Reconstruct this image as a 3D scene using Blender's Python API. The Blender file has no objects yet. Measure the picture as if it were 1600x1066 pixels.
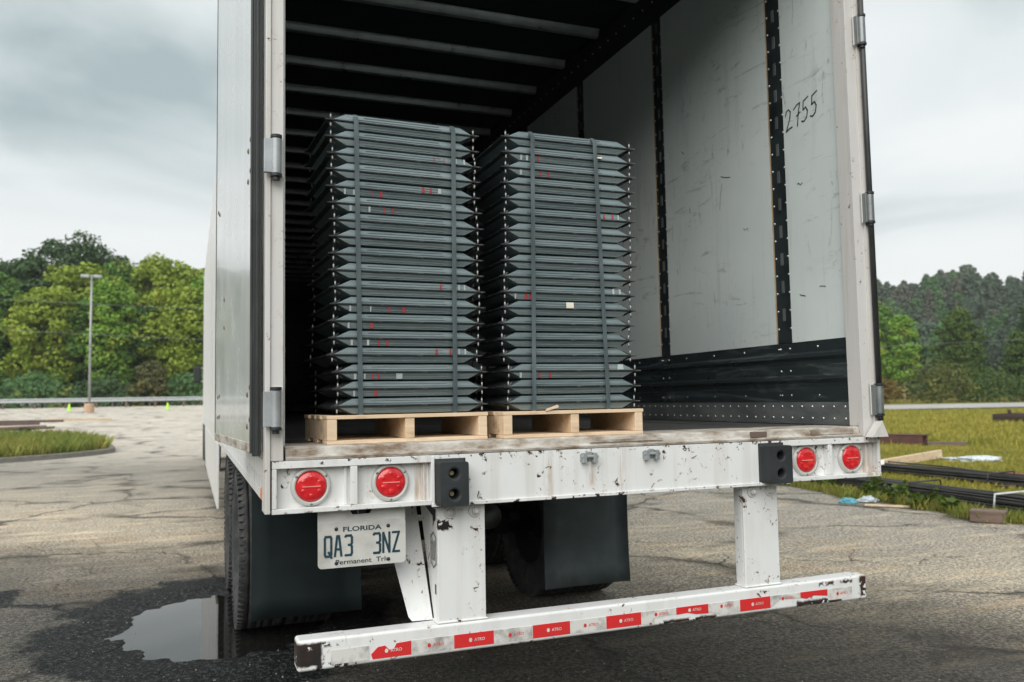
import bpy, math, random
import numpy as np
from mathutils import Vector, Matrix, noise as mnoise

rng = random.Random(7)
S = bpy.context.scene
COL = S.collection
R = math.radians
PI = math.pi

# ------------------------------------------------------------------ camera
CAM = (-1.5495, -2.8793, 1.3914)
yaw, pitch, roll = 0.3689, 0.0702, -0.0180
fw = Vector((math.sin(yaw)*math.cos(pitch), math.cos(yaw)*math.cos(pitch), math.sin(pitch)))
rt = Vector((math.cos(yaw), -math.sin(yaw), 0))
up = rt.cross(fw)
r2 = rt*math.cos(roll) + up*math.sin(roll)
u2 = -rt*math.sin(roll) + up*math.cos(roll)
cam_data = bpy.data.cameras.new('camera')
cam = bpy.data.objects.new('camera', cam_data); COL.objects.link(cam)
cam.matrix_world = Matrix(((r2.x, u2.x, -fw.x, CAM[0]), (r2.y, u2.y, -fw.y, CAM[1]), (r2.z, u2.z, -fw.z, CAM[2]), (0, 0, 0, 1)))
cam_data.sensor_width = 36; cam_data.lens = 1303.75*36/1600
cam_data.clip_start = 0.05; cam_data.clip_end = 3000
cam_data.dof.use_dof = True; cam_data.dof.focus_distance = 3.2; cam_data.dof.aperture_fstop = 3.5
S.camera = cam

# ------------------------------------------------------------------ world, sun, exposure
SUN_EL, SUN_AZ = R(34), R(218)          # azimuth clockwise from +y
SKY_OFS = (-1.63, -9.23, 1.92)
W = bpy.data.worlds.new('World'); S.world = W; W.use_nodes = True
nt = W.node_tree; nt.nodes.clear()
def wn(t, **k):
    n = nt.nodes.new(t)
    for a, b in k.items(): setattr(n, a, b)
    return n
sky = wn('ShaderNodeTexSky', sky_type='NISHITA', sun_disc=False, sun_elevation=SUN_EL, sun_rotation=SUN_AZ, dust_density=3.0)
tc = wn('ShaderNodeTexCoord'); sep = wn('ShaderNodeSeparateXYZ'); nt.links.new(tc.outputs['Generated'], sep.inputs[0])
mz = wn('ShaderNodeMath', operation='MAXIMUM'); nt.links.new(sep.outputs[2], mz.inputs[0]); mz.inputs[1].default_value = 0.0
az = wn('ShaderNodeMath', operation='ADD'); nt.links.new(mz.outputs[0], az.inputs[0]); az.inputs[1].default_value = 0.22
dv = wn('ShaderNodeVectorMath', operation='DIVIDE'); nt.links.new(tc.outputs['Generated'], dv.inputs[0])
cmb = wn('ShaderNodeCombineXYZ')
for i in range(3): nt.links.new(az.outputs[0], cmb.inputs[i])
nt.links.new(cmb.outputs[0], dv.inputs[1])
nz = wn('ShaderNodeTexNoise'); nz.inputs['Scale'].default_value = 0.95; nz.inputs['Detail'].default_value = 6; nz.inputs['Roughness'].default_value = .5; nz.inputs['Distortion'].default_value = .5
ofs = wn('ShaderNodeVectorMath', operation='ADD'); nt.links.new(dv.outputs[0], ofs.inputs[0]); ofs.inputs[1].default_value = SKY_OFS
nt.links.new(ofs.outputs[0], nz.inputs['Vector'])
rp = wn('ShaderNodeValToRGB')
rp.color_ramp.elements[0].position = .34; rp.color_ramp.elements[0].color = (2.9, 3.5, 3.6, 1)
rp.color_ramp.elements[1].position = .6; rp.color_ramp.elements[1].color = (6.5, 6.65, 6.6, 1)
e = rp.color_ramp.elements.new(.47); e.color = (5.5, 5.9, 5.9, 1)
nt.links.new(nz.outputs[0], rp.inputs[0])
# thick even overcast low down, broken grey cloud higher up
lo = wn('ShaderNodeMapRange'); lo.inputs[1].default_value = .04; lo.inputs[2].default_value = .28; nt.links.new(mz.outputs[0], lo.inputs[0])
mixc = wn('ShaderNodeMix', data_type='RGBA'); nt.links.new(lo.outputs[0], mixc.inputs[0])
mixc.inputs[6].default_value = (6.3, 6.4, 6.35, 1); nt.links.new(rp.outputs[0], mixc.inputs[7])
mixs = wn('ShaderNodeMix', data_type='RGBA'); mixs.inputs[0].default_value = .93
nt.links.new(sky.outputs[0], mixs.inputs[6]); nt.links.new(mixc.outputs[2], mixs.inputs[7])
bg = wn('ShaderNodeBackground'); bg.inputs[1].default_value = 0.1
nt.links.new(mixs.outputs[2], bg.inputs[0])
wo = wn('ShaderNodeOutputWorld'); nt.links.new(bg.outputs[0], wo.inputs[0])
sd = bpy.data.lights.new('sun', 'SUN'); sd.energy = 2.5; sd.angle = R(70); sd.color = (1, .975, .94)
sun = bpy.data.objects.new('sun', sd); COL.objects.link(sun)
sun_dir = Vector((math.sin(SUN_AZ)*math.cos(SUN_EL), math.cos(SUN_AZ)*math.cos(SUN_EL), math.sin(SUN_EL)))
sun.rotation_euler = sun_dir.to_track_quat('Z', 'Y').to_euler()
S.view_settings.view_transform = 'Standard'; S.view_settings.look = 'None'
S.view_settings.gamma = 1; S.view_settings.exposure = 0.58; S.view_settings.use_curve_mapping = False

# ------------------------------------------------------------------ material helper
class NT:
    def __init__(s, name):
        s.m = bpy.data.materials.new(name); s.m.use_nodes = True; s.t = s.m.node_tree
        s.b = s.t.nodes['Principled BSDF']; s.out = s.t.nodes['Material Output']
        s.tc = s.t.nodes.new('ShaderNodeTexCoord'); s.P = s.tc.outputs['Object']
    def n(s, t, **k):
        n = s.t.nodes.new(t)
        for a, b in k.items(): setattr(n, a, b)
        return n
    def set(s, sock, v):
        if isinstance(v, bpy.types.NodeSocket): s.t.links.new(v, sock)
        elif isinstance(v, (tuple, list)): sock.default_value = (*v, 1) if len(v) == 3 and sock.type == 'RGBA' else v
        else: sock.default_value = v
    def noise(s, scale, detail=4, rough=.5, dist=0, vec=None, stretch=None, out=0):
        n = s.n('ShaderNodeTexNoise'); n.inputs['Scale'].default_value = scale; n.inputs['Detail'].default_value = detail
        n.inputs['Roughness'].default_value = rough; n.inputs['Distortion'].default_value = dist
        v = vec or s.P
        if stretch: v = s.vm('MULTIPLY', v, stretch)
        s.set(n.inputs['Vector'], v); return n.outputs[out]
    def voro(s, scale, feature='F1', vec=None, out='Distance', rnd=1):
        n = s.n('ShaderNodeTexVoronoi', feature=feature); n.inputs['Scale'].default_value = scale; n.inputs['Randomness'].default_value = rnd
        s.set(n.inputs['Vector'], vec or s.P); return n.outputs[out]
    def vm(s, op, a, b):
        n = s.n('ShaderNodeVectorMath', operation=op); s.set(n.inputs[0], a); s.set(n.inputs[1], b); return n.outputs[0]
    def ma(s, op, a, b=0, c=None, clamp=False):
        n = s.n('ShaderNodeMath', operation=op, use_clamp=clamp); s.set(n.inputs[0], a); s.set(n.inputs[1], b)
        if c is not None: s.set(n.inputs[2], c)
        return n.outputs[0]
    def mr(s, v, a, b, c=0, d=1, smooth=False):
        n = s.n('ShaderNodeMapRange'); n.interpolation_type = 'SMOOTHSTEP' if smooth else 'LINEAR'
        s.set(n.inputs[0], v)
        for i, x in enumerate((a, b, c, d)): s.set(n.inputs[i+1], x)
        return n.outputs[0]
    def mix(s, f, a, b, mode='MIX'):
        n = s.n('ShaderNodeMix', data_type='RGBA', blend_type=mode); s.set(n.inputs[0], f); s.set(n.inputs[6], a); s.set(n.inputs[7], b); return n.outputs[2]
    def ramp(s, v, stops):
        n = s.n('ShaderNodeValToRGB'); cr = n.color_ramp
        while len(cr.elements) < len(stops): cr.elements.new(.5)
        for e, (p, c) in zip(cr.elements, stops): e.position = p; e.color = (*c, 1)
        s.set(n.inputs[0], v); return n.outputs[0]
    def xyz(s, v=None):
        n = s.n('ShaderNodeSeparateXYZ'); s.set(n.inputs[0], v or s.P); return n.outputs
    def bump(s, h, strength=.3, dist=.01):
        n = s.n('ShaderNodeBump'); n.inputs['Strength'].default_value = strength; n.inputs['Distance'].default_value = dist
        s.set(n.inputs['Height'], h); s.t.links.new(n.outputs[0], s.b.inputs['Normal'])
    def fin(s, col=None, rough=None, metal=None, spec=None, coat=None):
        if col is not None: s.set(s.b.inputs['Base Color'], col)
        if rough is not None: s.set(s.b.inputs['Roughness'], rough)
        if metal is not None: s.set(s.b.inputs['Metallic'], metal)
        if spec is not None: s.set(s.b.inputs['Specular IOR Level'], spec)
        if coat is not None: s.b.inputs['Coat Weight'].default_value = coat
        return s.m
M = {}
def box_mask(n, lo, hi, soft=.01, warp=None):
    """1 inside a box of object space, edges broken by noise"""
    x = n.xyz(warp); out = None
    for i in range(3):
        if lo[i] is None: continue
        a = n.mr(x[i], lo[i]-soft, lo[i]+soft); b = n.mr(x[i], hi[i]-soft, hi[i]+soft, 1, 0)
        c = n.ma('MULTIPLY', a, b); out = c if out is None else n.ma('MULTIPLY', out, c)
    return out
def warped(n, scale, amt, detail=6):
    c = n.noise(scale, detail, .6, out=1)
    return n.vm('ADD', n.P, n.vm('MULTIPLY', n.vm('SUBTRACT', c, (.5, .5, .5)), (amt, amt, amt)))

def white_paint(name, chips=.66, base=(.755, .765, .76), rust=(.040, .015, .009), masks=(), streak=.5, rough=.38, stains=()):
    n = NT(name)
    dirt = n.noise(3.0, 7, .65)
    col = n.mix(n.mr(dirt, .48, .8, 0, .3), base, (.52, .50, .47))
    st = n.noise(9, 5, .6, stretch=(1.6, 1.6, .12))
    col = n.mix(n.mr(st, .50, .74, 0, streak), col, (.46, .42, .36))
    for lo, hi in stains:
        sm = n.ma('MULTIPLY', box_mask(n, lo, hi, .010, warped(n, 12, .012)), n.mr(n.noise(20, 5, .65, stretch=(2.2, 1, .22)), .42, .62, 0, .75)); col = n.mix(sm, col, (.40, .27, .16))
    big = n.noise(5.5, 2, .5); fine = n.noise(34, 5, .62, dist=.8)
    chip = n.ma('MULTIPLY', n.mr(fine, chips, chips+.015), n.mr(big, .47, .53))
    for lo, hi, thr in masks:
        w = warped(n, 30, .022)
        m = n.ma('MULTIPLY', box_mask(n, lo, hi, .004, w), n.mr(n.noise(26, 5, .65), thr, thr+.012))
        chip = n.ma('MAXIMUM', chip, m)
    rc = n.mix(n.mr(n.noise(18, 4), .4, .6), rust, (.012, .010, .009))
    halo = n.mr(fine, chips-.06, chips, 0, .55)
    col = n.mix(n.ma('MULTIPLY', halo, n.mr(big, .47, .53)), col, (.40, .28, .20))
    col = n.mix(chip, col, rc)
    n.bump(n.ma('SUBTRACT', n.ma('ADD', n.ma('MULTIPLY', n.noise(12, 4), .4), n.ma('MULTIPLY', n.noise(3.5, 2), 1.6)), n.ma('MULTIPLY', chip, .6)), .25, .004)
    return n.fin(col, n.mr(chip, 0, 1, rough, .85))
M['white'] = white_paint('white_paint')
M['sill'] = white_paint('sill_paint', .635, masks=(((-1.3, -.1, 1.188), (1.3, .1, 1.203), .57), ((-1.3, -.1, 1.015), (1.3, .1, 1.03), .59), ((-.56, -.1, 1.15), (-.44, .1, 1.2), .60), ((.15, -.1, 1.17), (.55, .1, 1.2), .57)), streak=.4, stains=(((-.315, -.1, 1.03), (-.285, .1, 1.21)), ((.0, -.1, 1.03), (.022, .1, 1.21)), ((-.14, -.1, 1.06), (-.11, .1, 1.16)), ((-.81, -.1, 1.04), (-.76, .1, 1.2)), ((1.21, -.1, 1.03), (1.28, .1, 1.2))))
M['guard'] = white_paint('guard_paint', .65, masks=(((-1.22, -.1, .515), (-1.13, .1, .592), .33), ((-1.15, -.1, .495), (-1.04, .1, .522), .47), ((-1.18, -.1, .575), (-1.06, .1, .592), .47),
     ((1.17, -.1, .515), (1.22, .1, .60), .40), ((.83, -.1, .503), (1.07, .1, .525), .38), ((.95, -.1, .578), (1.13, .1, .592), .46), ((.17, -.1, .502), (.43, .1, .516), .40), ((-.45, -.1, .495), (-.2, .1, .508), .55)), streak=.25)
M['post'] = white_paint('guard_post_paint', .628, masks=(((-.73, 0, .93), (-.66, .1, .99), .47),), streak=.3)
M['jamb'] = white_paint('door_frame_paint', .66, base=(.62, .61, .59), streak=.75)
M['door'] = None
n = NT('door_panel'); st = n.noise(5, 5, .6, stretch=(2, 2, .1))
col = n.mix(n.mr(st, .45, .8, 0, .5), (.66, .68, .68), (.47, .50, .50)); col = n.mix(n.mr(n.noise(60, 3), .70, .72), col, (.2, .2, .2))
n.bump(n.noise(2.2, 3), .12, .02); M['door'] = n.fin(col, n.mr(n.noise(4), .3, .7, .16, .32), coat=.3)
def plain(key, name, c, rough=.6, metal=0, var=.25, scale=8, bump=.15, spec=None, bscale=60):
    n = NT(name); f = n.noise(scale, 6, .6)
    d = tuple(x*(1-var) for x in c); l = tuple(min(1, x*(1+var)) for x in c)
    n.bump(n.noise(bscale, 4), bump, .003)
    M[key] = n.fin(n.mix(n.mr(f, .3, .7), d, l), n.mr(f, .3, .7, max(.05, rough-.1), min(1, rough+.1)), metal, spec); return M[key]
plain('black', 'black_steel', (.018, .022, .024), .5)
plain('rubber', 'black_rubber', (.020, .024, .026), .7, var=.35, bump=.4)
plain('gasket', 'door_gasket', (.032, .036, .036), .45)
plain('alu', 'aluminium', (.62, .63, .62), .38, .85, var=.12)
plain('galv', 'galvanised_steel', (.36, .385, .395), .5, .5)
plain('dull', 'dull_bare_metal', (.25, .27, .27), .45, .7)
plain('bezel', 'light_bezel', (.55, .55, .52), .45, .1, var=.12)
plain('bolt', 'painted_bolt', (.62, .62, .60), .45, 0, var=.2)
plain('boltdark', 'dark_bolt', (.16, .12, .08), .5, .3)
plain('brassy', 'plated_bolt', (.62, .5, .28), .4, .5)
plain('chassis', 'dirty_chassis', (.012, .012, .012), .8)
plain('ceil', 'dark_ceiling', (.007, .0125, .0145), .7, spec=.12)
plain('bow', 'roof_bow_metal', (.34, .39, .40), .35, .6)
plain('darkrail', 'dark_roof_rail', (.009, .013, .014), .6, spec=.2)
plain('strip', 'black_slotted_post', (.020, .027, .029), .38, var=.5)
plain('tan', 'raw_panel_edge', (.36, .27, .17), .7)
plain('mark', 'black_marker', (.018, .02, .02), .6)
plain('amber', 'amber_lens', (.75, .2, .03), .25)
plain('lime', 'lime_plastic', (.45, .80, .06), .5)
plain('litter_blue', 'blue_plastic_film', (.10, .34, .42), .4)
plain('litter_white', 'clear_plastic_film', (.50, .56, .60), .3, var=.35)
plain('concrete', 'pole_footing_concrete', (.46, .30, .20), .85)
plain('curb', 'old_kerb_concrete', (.20, .19, .17), .9, bump=.5)
plain('lettering', 'plate_blue_ink', (.012, .045, .065), .5)
plain('darkink', 'dark_ink', (.02, .03, .03), .5)
plain('pole', 'pole_steel', (.34, .35, .35), .5, .4)
plain('wire', 'cable_grey', (.20, .22, .22), .6)
plain('beam', 'red_oxide_steel', (.085, .035, .028), .7, var=.3)
plain('redpipe', 'faded_red_pipe', (.26, .07, .07), .6)
plain('bar', 'black_bar', (.045, .045, .042), .55, .3, var=.6, scale=3)
plain('tie', 'white_tie', (.6, .62, .62), .5)
plain('rot', 'rotten_wood', (.035, .022, .018), .95, bump=.8, bscale=20)
plain('cabred', 'cab_paint', (.35, .36, .37), .3)
plain('glass', 'dark_glass', (.02, .025, .03), .08)
plain('redmark', 'red_paint_mark', (.36, .035, .04), .6)
plain('whitemark', 'white_paint_mark', (.42, .47, .46), .6)
plain('label', 'paper_label', (.72, .68, .58), .8)
plain('pin', 'bright_pin', (.40, .41, .40), .5, .2)
# rusty worn threshold
n = NT('worn_threshold'); f = n.noise(14, 7, .7, stretch=(.6, 1.5, 1.5)); g = n.noise(5, 3)
col = n.ramp(f, [(.28, (.07, .045, .03)), (.40, (.24, .18, .13)), (.50, (.40, .36, .31)), (.66, (.60, .58, .54))])
n.bump(f, .5, .006); M['thresh'] = n.fin(col, .7)
# trailer floor : dark worn hardwood
n = NT('trailer_floor'); f = n.noise(6, 7, .65, stretch=(6, .5, 1)); g = n.noise(2.5, 5, .6)
col = n.mix(n.mr(f, .3, .7), (.035, .038, .038), (.10, .10, .095)); col = n.mix(n.mr(g, .55, .72, 0, .6), col, (.24, .23, .21))
n.bump(f, .3, .004); M['floor'] = n.fin(col, .55)
# grey liner
n = NT('grey_liner'); a = n.noise(1.4, 5, .6); b = n.noise(4, 6, .7, stretch=(1, 3, .22)); sc = n.noise(7, 8, .78, dist=2.2, stretch=(1, .30, 1.3)); s2 = n.noise(16, 7, .75, dist=1.2, stretch=(1, 1.4, .25)); zone = n.noise(1.1, 3, .5, vec=n.vm('ADD', n.P, (3, 1, 5)))
col = n.mix(n.mr(a, .35, .7), (.62, .69, .68), (.70, .755, .74)); col = n.mix(n.mr(b, .56, .8, 0, .4), col, (.24, .275, .275))
zm = n.mr(zone, .46, .58)
col = n.mix(n.ma('MULTIPLY', n.mr(sc, .56, .68, 0, .6), zm), col, (.13, .14, .14)); col = n.mix(n.ma('MULTIPLY', n.mr(s2, .59, .68, 0, .65), zm), col, (.10, .105, .105))
col = n.mix(n.mr(n.noise(5, 8, .75, dist=3, stretch=(1, .25, 1)), .66, .72, 0, .35), col, (.62, .65, .64))
n.bump(n.ma('ADD', n.noise(2, 3), n.ma('MULTIPLY', sc, .15)), .14, .012)
M['liner'] = n.fin(col, n.mr(a, .3, .7, .38, .55))
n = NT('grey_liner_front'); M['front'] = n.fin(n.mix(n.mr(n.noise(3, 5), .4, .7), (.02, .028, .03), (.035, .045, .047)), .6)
# black corrugated scuff liner, scraped
n = NT('black_scuff_liner'); sc = n.noise(5, 8, .75, dist=1.2, stretch=(1, .28, 2.4)); f = n.noise(2, 4)
col = n.mix(n.mr(sc, .52, .72, 0, .55), (.024, .032, .035), (.20, .235, .24)); n.bump(n.noise(10, 4, stretch=(1, .3, 1)), .2, .004)
M['scuff'] = n.fin(col, n.mr(f, .3, .7, .22, .38))
n = NT('kick_plate_metal'); f = n.noise(7, 7, .7, stretch=(1, .3, 1)); M['kick'] = n.fin(n.mix(n.mr(f, .35, .7), (.13, .15, .155), (.31, .325, .32)), .45, .5)
# trays
n = NT('dark_pressed_sheet'); f = n.noise(18, 6, .65, stretch=(.25, .6, 3)); g = n.noise(45, 4, .7)
col = n.mix(n.mr(f, .35, .72), (.125, .165, .172), (.25, .31, .32)); col = n.mix(n.mr(g, .66, .72, 0, .4), col, (.36, .38, .37))
rnd = n.n('ShaderNodeObjectInfo').outputs['Random']; col = n.mix(n.mr(rnd, 0, 1, 0, .4), col, (.32, .37, .38))
n.bump(n.noise(14, 5, .6, stretch=(.08, .3, 6)), .45, .004); M['tray'] = n.fin(col, n.mr(f, .3, .7, .30, .50), .55)
n = NT('scuffed_tray_rim'); f = n.noise(40, 5, .7, stretch=(.5, .5, .2))
M['rim'] = n.fin(n.mix(n.mr(f, .55, .75), (.012, .015, .016), (.26, .25, .23)), .55)
n = NT('strap_band'); f = n.noise(16, 5, .6, stretch=(1, 1, .3)); M['strap'] = n.fin(n.mix(n.mr(f, .4, .75), (.06, .082, .090), (.13, .165, .176)), .4)
# pallet wood
n = NT('pallet_pine'); rnd = n.n('ShaderNodeObjectInfo').outputs['Random']
w = n.noise(9, 6, .65, stretch=(.6, 4, 5)); w2 = n.noise(3, 4)
col = n.mix(n.mr(w, .3, .7), (.62, .43, .26), (.84, .65, .45)); col = n.mix(n.mr(n.noise(7, 5, .6, stretch=(.7, 2, 2)), .56, .70, 0, .6), col, (.22, .13, .07)); col = n.mix(n.mr(rnd, 0, 1, 0, .3), col, (.84, .72, .56))
n.bump(w, .4, .003); M['pine'] = n.fin(col, .75)
n = NT('weathered_timber'); rnd = n.n('ShaderNodeObjectInfo').outputs['Random']; w = n.noise(5, 6, .65, stretch=(.5, 5, 5))
col = n.mix(n.mr(w, .3, .7), (.10, .065, .05), (.26, .19, .15)); col = n.mix(n.mr(rnd, 0, 1, 0, .6), col, (.07, .05, .045)); n.bump(w, .5, .005); M['timber'] = n.fin(col, .85)
# red lens
n = NT('red_lens'); v = n.voro(38, vec=n.P)
col = n.mix(n.mr(v, .2, .5), (.80, .030, .035), (.62, .014, .02)); n.bump(v, .25, .004); M['lens'] = n.fin(col, .18, coat=.6)
M['lensbar'] = plain('lensbar', 'lens_bar', (.85, .30, .28), .3)
# reflective tape
n = NT('tape_red'); f = n.noise(30, 5, .6); M['tapered'] = n.fin(n.mix(n.mr(f, .45, .75, 0, .4), (.66, .028, .03), (.40, .05, .04)), .35)
n = NT('tape_white'); f = n.noise(14, 6, .7); M['tapewhite'] = n.fin(n.mix(n.mr(f, .45, .66), (.66, .65, .62), (.30, .29, .27)), .45)
n = NT('licence_plate_face'); f = n.noise(9, 5, .6); M['plate'] = n.fin(n.mix(n.mr(f, .45, .75), (.60, .60, .57), (.40, .39, .36)), .45)
# mud flap
n = NT('mud_flap_rubber'); x = n.xyz(); f = n.noise(6, 5, .65); ds = n.noise(7, 6, .7, stretch=(1, 1, .35))
col = n.mix(n.mr(f, .3, .7), (.10, .128, .138), (.155, .19, .20)); low = n.mr(x[2], .42, .2)
col = n.mix(n.ma('MULTIPLY', low, n.mr(ds, .5, .65, 0, .6)), col, (.22, .23, .22)); n.bump(n.noise(180, 2), .15, .002); M['flap'] = n.fin(col, .55); M['flapshade'] = plain('flapshade', 'shaded_flap_rubber', (.013, .020, .021), .75, spec=.2, bscale=180)  # left flap gets a darker rubber, its shade put into the colour
n = NT('tyre_rubber'); f = n.noise(10, 6, .7); M['tyre'] = n.fin(n.mix(n.mr(f, .45, .7), (.030, .032, .034), (.095, .092, .086)), .8); 

# ------------------------------------------------------------------ geometry helper
class MB:
    def __init__(s): s.v = []; s.f = []; s.mi = []; s.sm = []
    def add(s, vs, fs, mi=0, smooth=False):
        o = len(s.v); s.v += [tuple(v) for v in vs]
        for f in fs: s.f.append([i+o for i in f]); s.mi.append(mi); s.sm.append(smooth)
        return s
    def box(s, x0, x1, y0, y1, z0, z1, mi=0):
        v = [(x, y, z) for z in (z0, z1) for y in (y0, y1) for x in (x0, x1)]
        return s.add(v, [(0, 2, 3, 1), (4, 5, 7, 6), (0, 1, 5, 4), (2, 6, 7, 3), (0, 4, 6, 2), (1, 3, 7, 5)], mi)
    def prism(s, poly, axis, a, b, mi=0, smooth=False):
        """poly: 2D points in the other two axes (x,y)/(x,z)/(y,z) order, extruded along axis"""
        def P(p, t):
            q = list(p); q.insert(axis, t); return tuple(q)
        n = len(poly); v = [P(p, a) for p in poly] + [P(p, b) for p in poly]
        f = [tuple(range(n))[::-1], tuple(range(n, 2*n))]
        s.add(v, f, mi); o = len(s.v)-2*n
        for i in range(n):
            j = (i+1) % n; s.f.append([o+i, o+j, o+n+j, o+n+i]); s.mi.append(mi); s.sm.append(smooth)
        return s
    def tube(s, pts, r, n=8, mi=0, cap=True, r1=None):
        pts = [Vector(p) for p in pts]; rings = []; v = []
        ref = None
        for i, p in enumerate(pts):
            d = (pts[min(i+1, len(pts)-1)] - pts[max(i-1, 0)]).normalized()
            if ref is None or abs(ref.dot(d)) > .95: ref = Vector((0, 0, 1)) if abs(d.z) < .9 else Vector((1, 0, 0))
            a = d.cross(ref).normalized(); b = d.cross(a)
            rr = r if r1 is None else r+(r1-r)*i/(len(pts)-1)
            v += [p + a*rr*math.cos(2*PI*k/n) + b*rr*math.sin(2*PI*k/n) for k in range(n)]
        f = [(i*n+k, i*n+(k+1) % n, (i+1)*n+(k+1) % n, (i+1)*n+k) for i in range(len(pts)-1) for k in range(n)]
        s.add(v, f, mi, True)
        if cap:
            o = len(s.v)-len(v)
            s.f += [[o+k for k in range(n)][::-1], [o+(len(pts)-1)*n+k for k in range(n)]]; s.mi += [mi]*2; s.sm += [False]*2
        return s
    def lathe(s, prof, c, axis, n=24, mi=0, smooth=True, rad=None):
        """prof: (radius, offset along axis); axis 0,1,2"""
        e = [Vector((0, 0, 0)) for _ in range(3)]
        for i in range(3): e[i][i] = 1
        A = e[axis]; U = e[(axis+1) % 3]; V = e[(axis+2) % 3]; c = Vector(c); v = []
        for r_, o_ in prof:
            for k in range(n):
                a = 2*PI*k/n; rr = r_ if rad is None else r_*rad(k, o_)
                v.append(c + A*o_ + U*rr*math.cos(a) + V*rr*math.sin(a))
        f = [(i*n+k, i*n+(k+1) % n, (i+1)*n+(k+1) % n, (i+1)*n+k) for i in range(len(prof)-1) for k in range(n)]
        return s.add(v, f, mi, smooth)
    def dome(s, c, nrm, r, h=.5, n=6, mi=0):
        c = Vector(c); d = Vector(nrm).normalized(); ref = Vector((0, 0, 1)) if abs(d.z) < .9 else Vector((1, 0, 0))
        a = d.cross(ref).normalized(); b = d.cross(a); v = []
        for rr, hh in ((1, 0), (.75, .65)):
            v += [c + (a*math.cos(2*PI*k/n) + b*math.sin(2*PI*k/n))*r*rr + d*r*h*hh for k in range(n)]
        v.append(c+d*r*h)
        f = [(k, (k+1) % n, n+(k+1) % n, n+k) for k in range(n)] + [(n+k, n+(k+1) % n, 2*n) for k in range(n)]
        return s.add(v, f, mi, True)
    def ribbon(s, pts, w, O, U, V, Nn, th=.0006, mi=0):
        """polyline strokes on the plane O + u*U + v*V, each segment a hair further out"""
        O, U, V, Nn = Vector(O), Vector(U), Vector(V), Vector(Nn)
        for i in range(len(pts)-1):
            a = Vector((pts[i][0], pts[i][1])); b = Vector((pts[i+1][0], pts[i+1][1])); d = (b-a)
            if d.length < 1e-9: continue
            d.normalize(); p = Vector((-d.y, d.x))*w/2; a2 = a-d*w*.42; b2 = b+d*w*.42
            q = [a2-p, b2-p, b2+p, a2+p]; h = th*(1+.25*(i % 4))
            s.add([O+U*t.x+V*t.y+Nn*h for t in q], [(0, 1, 2, 3)], mi)
        return s
    def build(s, name, mats, parent=None, bevel=0, kind=None, label=None, cat=None, group=None, seg=2, loc=None, rot=None):
        me = bpy.data.meshes.new(name); me.from_pydata(s.v, [], s.f)
        mats = mats if isinstance(mats, (list, tuple)) else [mats]
        for m in mats: me.materials.append(M[m] if isinstance(m, str) else m)
        me.polygons.foreach_set('material_index', s.mi); me.polygons.foreach_set('use_smooth', s.sm); me.update()
        o = bpy.data.objects.new(name, me); COL.objects.link(o)
        if parent: o.parent = parent
        if loc: o.location = loc
        if rot: o.rotation_euler = rot
        if bevel:
            b = o.modifiers.new('bevel', 'BEVEL'); b.width = bevel; b.segments = seg; b.limit_method = 'ANGLE'; b.angle_limit = R(40)
            me.polygons.foreach_set('use_smooth', [True]*len(me.polygons)); b.harden_normals = True
        return tag(o, label, cat, group, kind)
def tag(o, label=None, cat=None, group=None, kind=None):
    if label: o['label'] = label
    if cat: o['category'] = cat
    if group: o['group'] = group
    if kind: o['kind'] = kind
    return o
def thing(name, label, cat, loc=(0, 0, 0), rz=0, group=None):
    o = bpy.data.objects.new(name, None); COL.objects.link(o); o.location = loc; o.rotation_euler = (0, 0, rz)
    o.empty_display_size = .1
    return tag(o, label, cat, group)
def copy_tree(o, parent=None):
    c = o.copy(); COL.objects.link(c); c.parent = parent
    for ch in o.children: copy_tree(ch, c)
    return c
def text_verts(body, size=1, extrude=0.0, bold=0.0):
    cu = bpy.data.curves.new('lettering', 'FONT'); cu.body = body; cu.size = size; cu.extrude = extrude; cu.align_x = 'CENTER'; cu.align_y = 'CENTER'; cu.resolution_u = 3; cu.offset = bold
    o = bpy.data.objects.new('lettering', cu); COL.objects.link(o)
    me = bpy.data.meshes.new_from_object(o, depsgraph=bpy.context.evaluated_depsgraph_get())
    v = [x.co.copy() for x in me.vertices]; f = [list(p.vertices) for p in me.polygons]
    bpy.data.objects.remove(o); bpy.data.curves.remove(cu); bpy.data.meshes.remove(me)
    return v, f
def add_text(mb, body, O, U, V, Nn, width=None, height=None, mi=0, off=.0008, bold=.008):
    v, f = text_verts(body, bold=bold); xs = [p.x for p in v]; ys = [p.y for p in v]
    cx, cy = (min(xs)+max(xs))/2, (min(ys)+max(ys))/2
    sx = width/(max(xs)-min(xs)); sy = height/(max(ys)-min(ys))
    O, U, V, Nn = Vector(O), Vector(U), Vector(V), Vector(Nn)
    mb.add([O+U*(p.x-cx)*sx+V*(p.y-cy)*sy+Nn*off for p in v], f, mi)
X3, Y3, Z3 = Vector((1, 0, 0)), Vector((0, 1, 0)), Vector((0, 0, 1))
BACK = Vector((0, -1, 0))

# ------------------------------------------------------------------ terrain
def ss(a, b, x): t = np.clip((x-a)/(b-a), 0, 1); return t*t*(3-2*t)
def hgt(x, y):
    x = np.asarray(x, float); y = np.asarray(y, float)
    dx, dy = x+1.5, y+2.9; d = np.hypot(dx, dy); a = np.degrees(np.arctan2(dx, dy))
    front = ss(-100, -60, a)*(1-ss(100, 140, a))
    A = (1.4+(.45-1.4)*ss(8, 30, a))*front
    z = A*ss(25, 75, d)
    right = ss(20, 32, a)*(1-ss(80, 110, a)); left = (1-ss(6, 20, a))*ss(-70, -40, a)
    z = z + right*(24.0+1.5*np.sin(a*.55)+1.6*np.sin(a*1.3+.3))*ss(118, 262, d) + left*10*ss(90, 170, d)
    z = z + ss(75, 115, np.abs(a))*(34+5*np.sin(a*.2))*ss(55, 140, d)  # unseen hill behind the camera, added to darken low reflections and light
    return z
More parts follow.
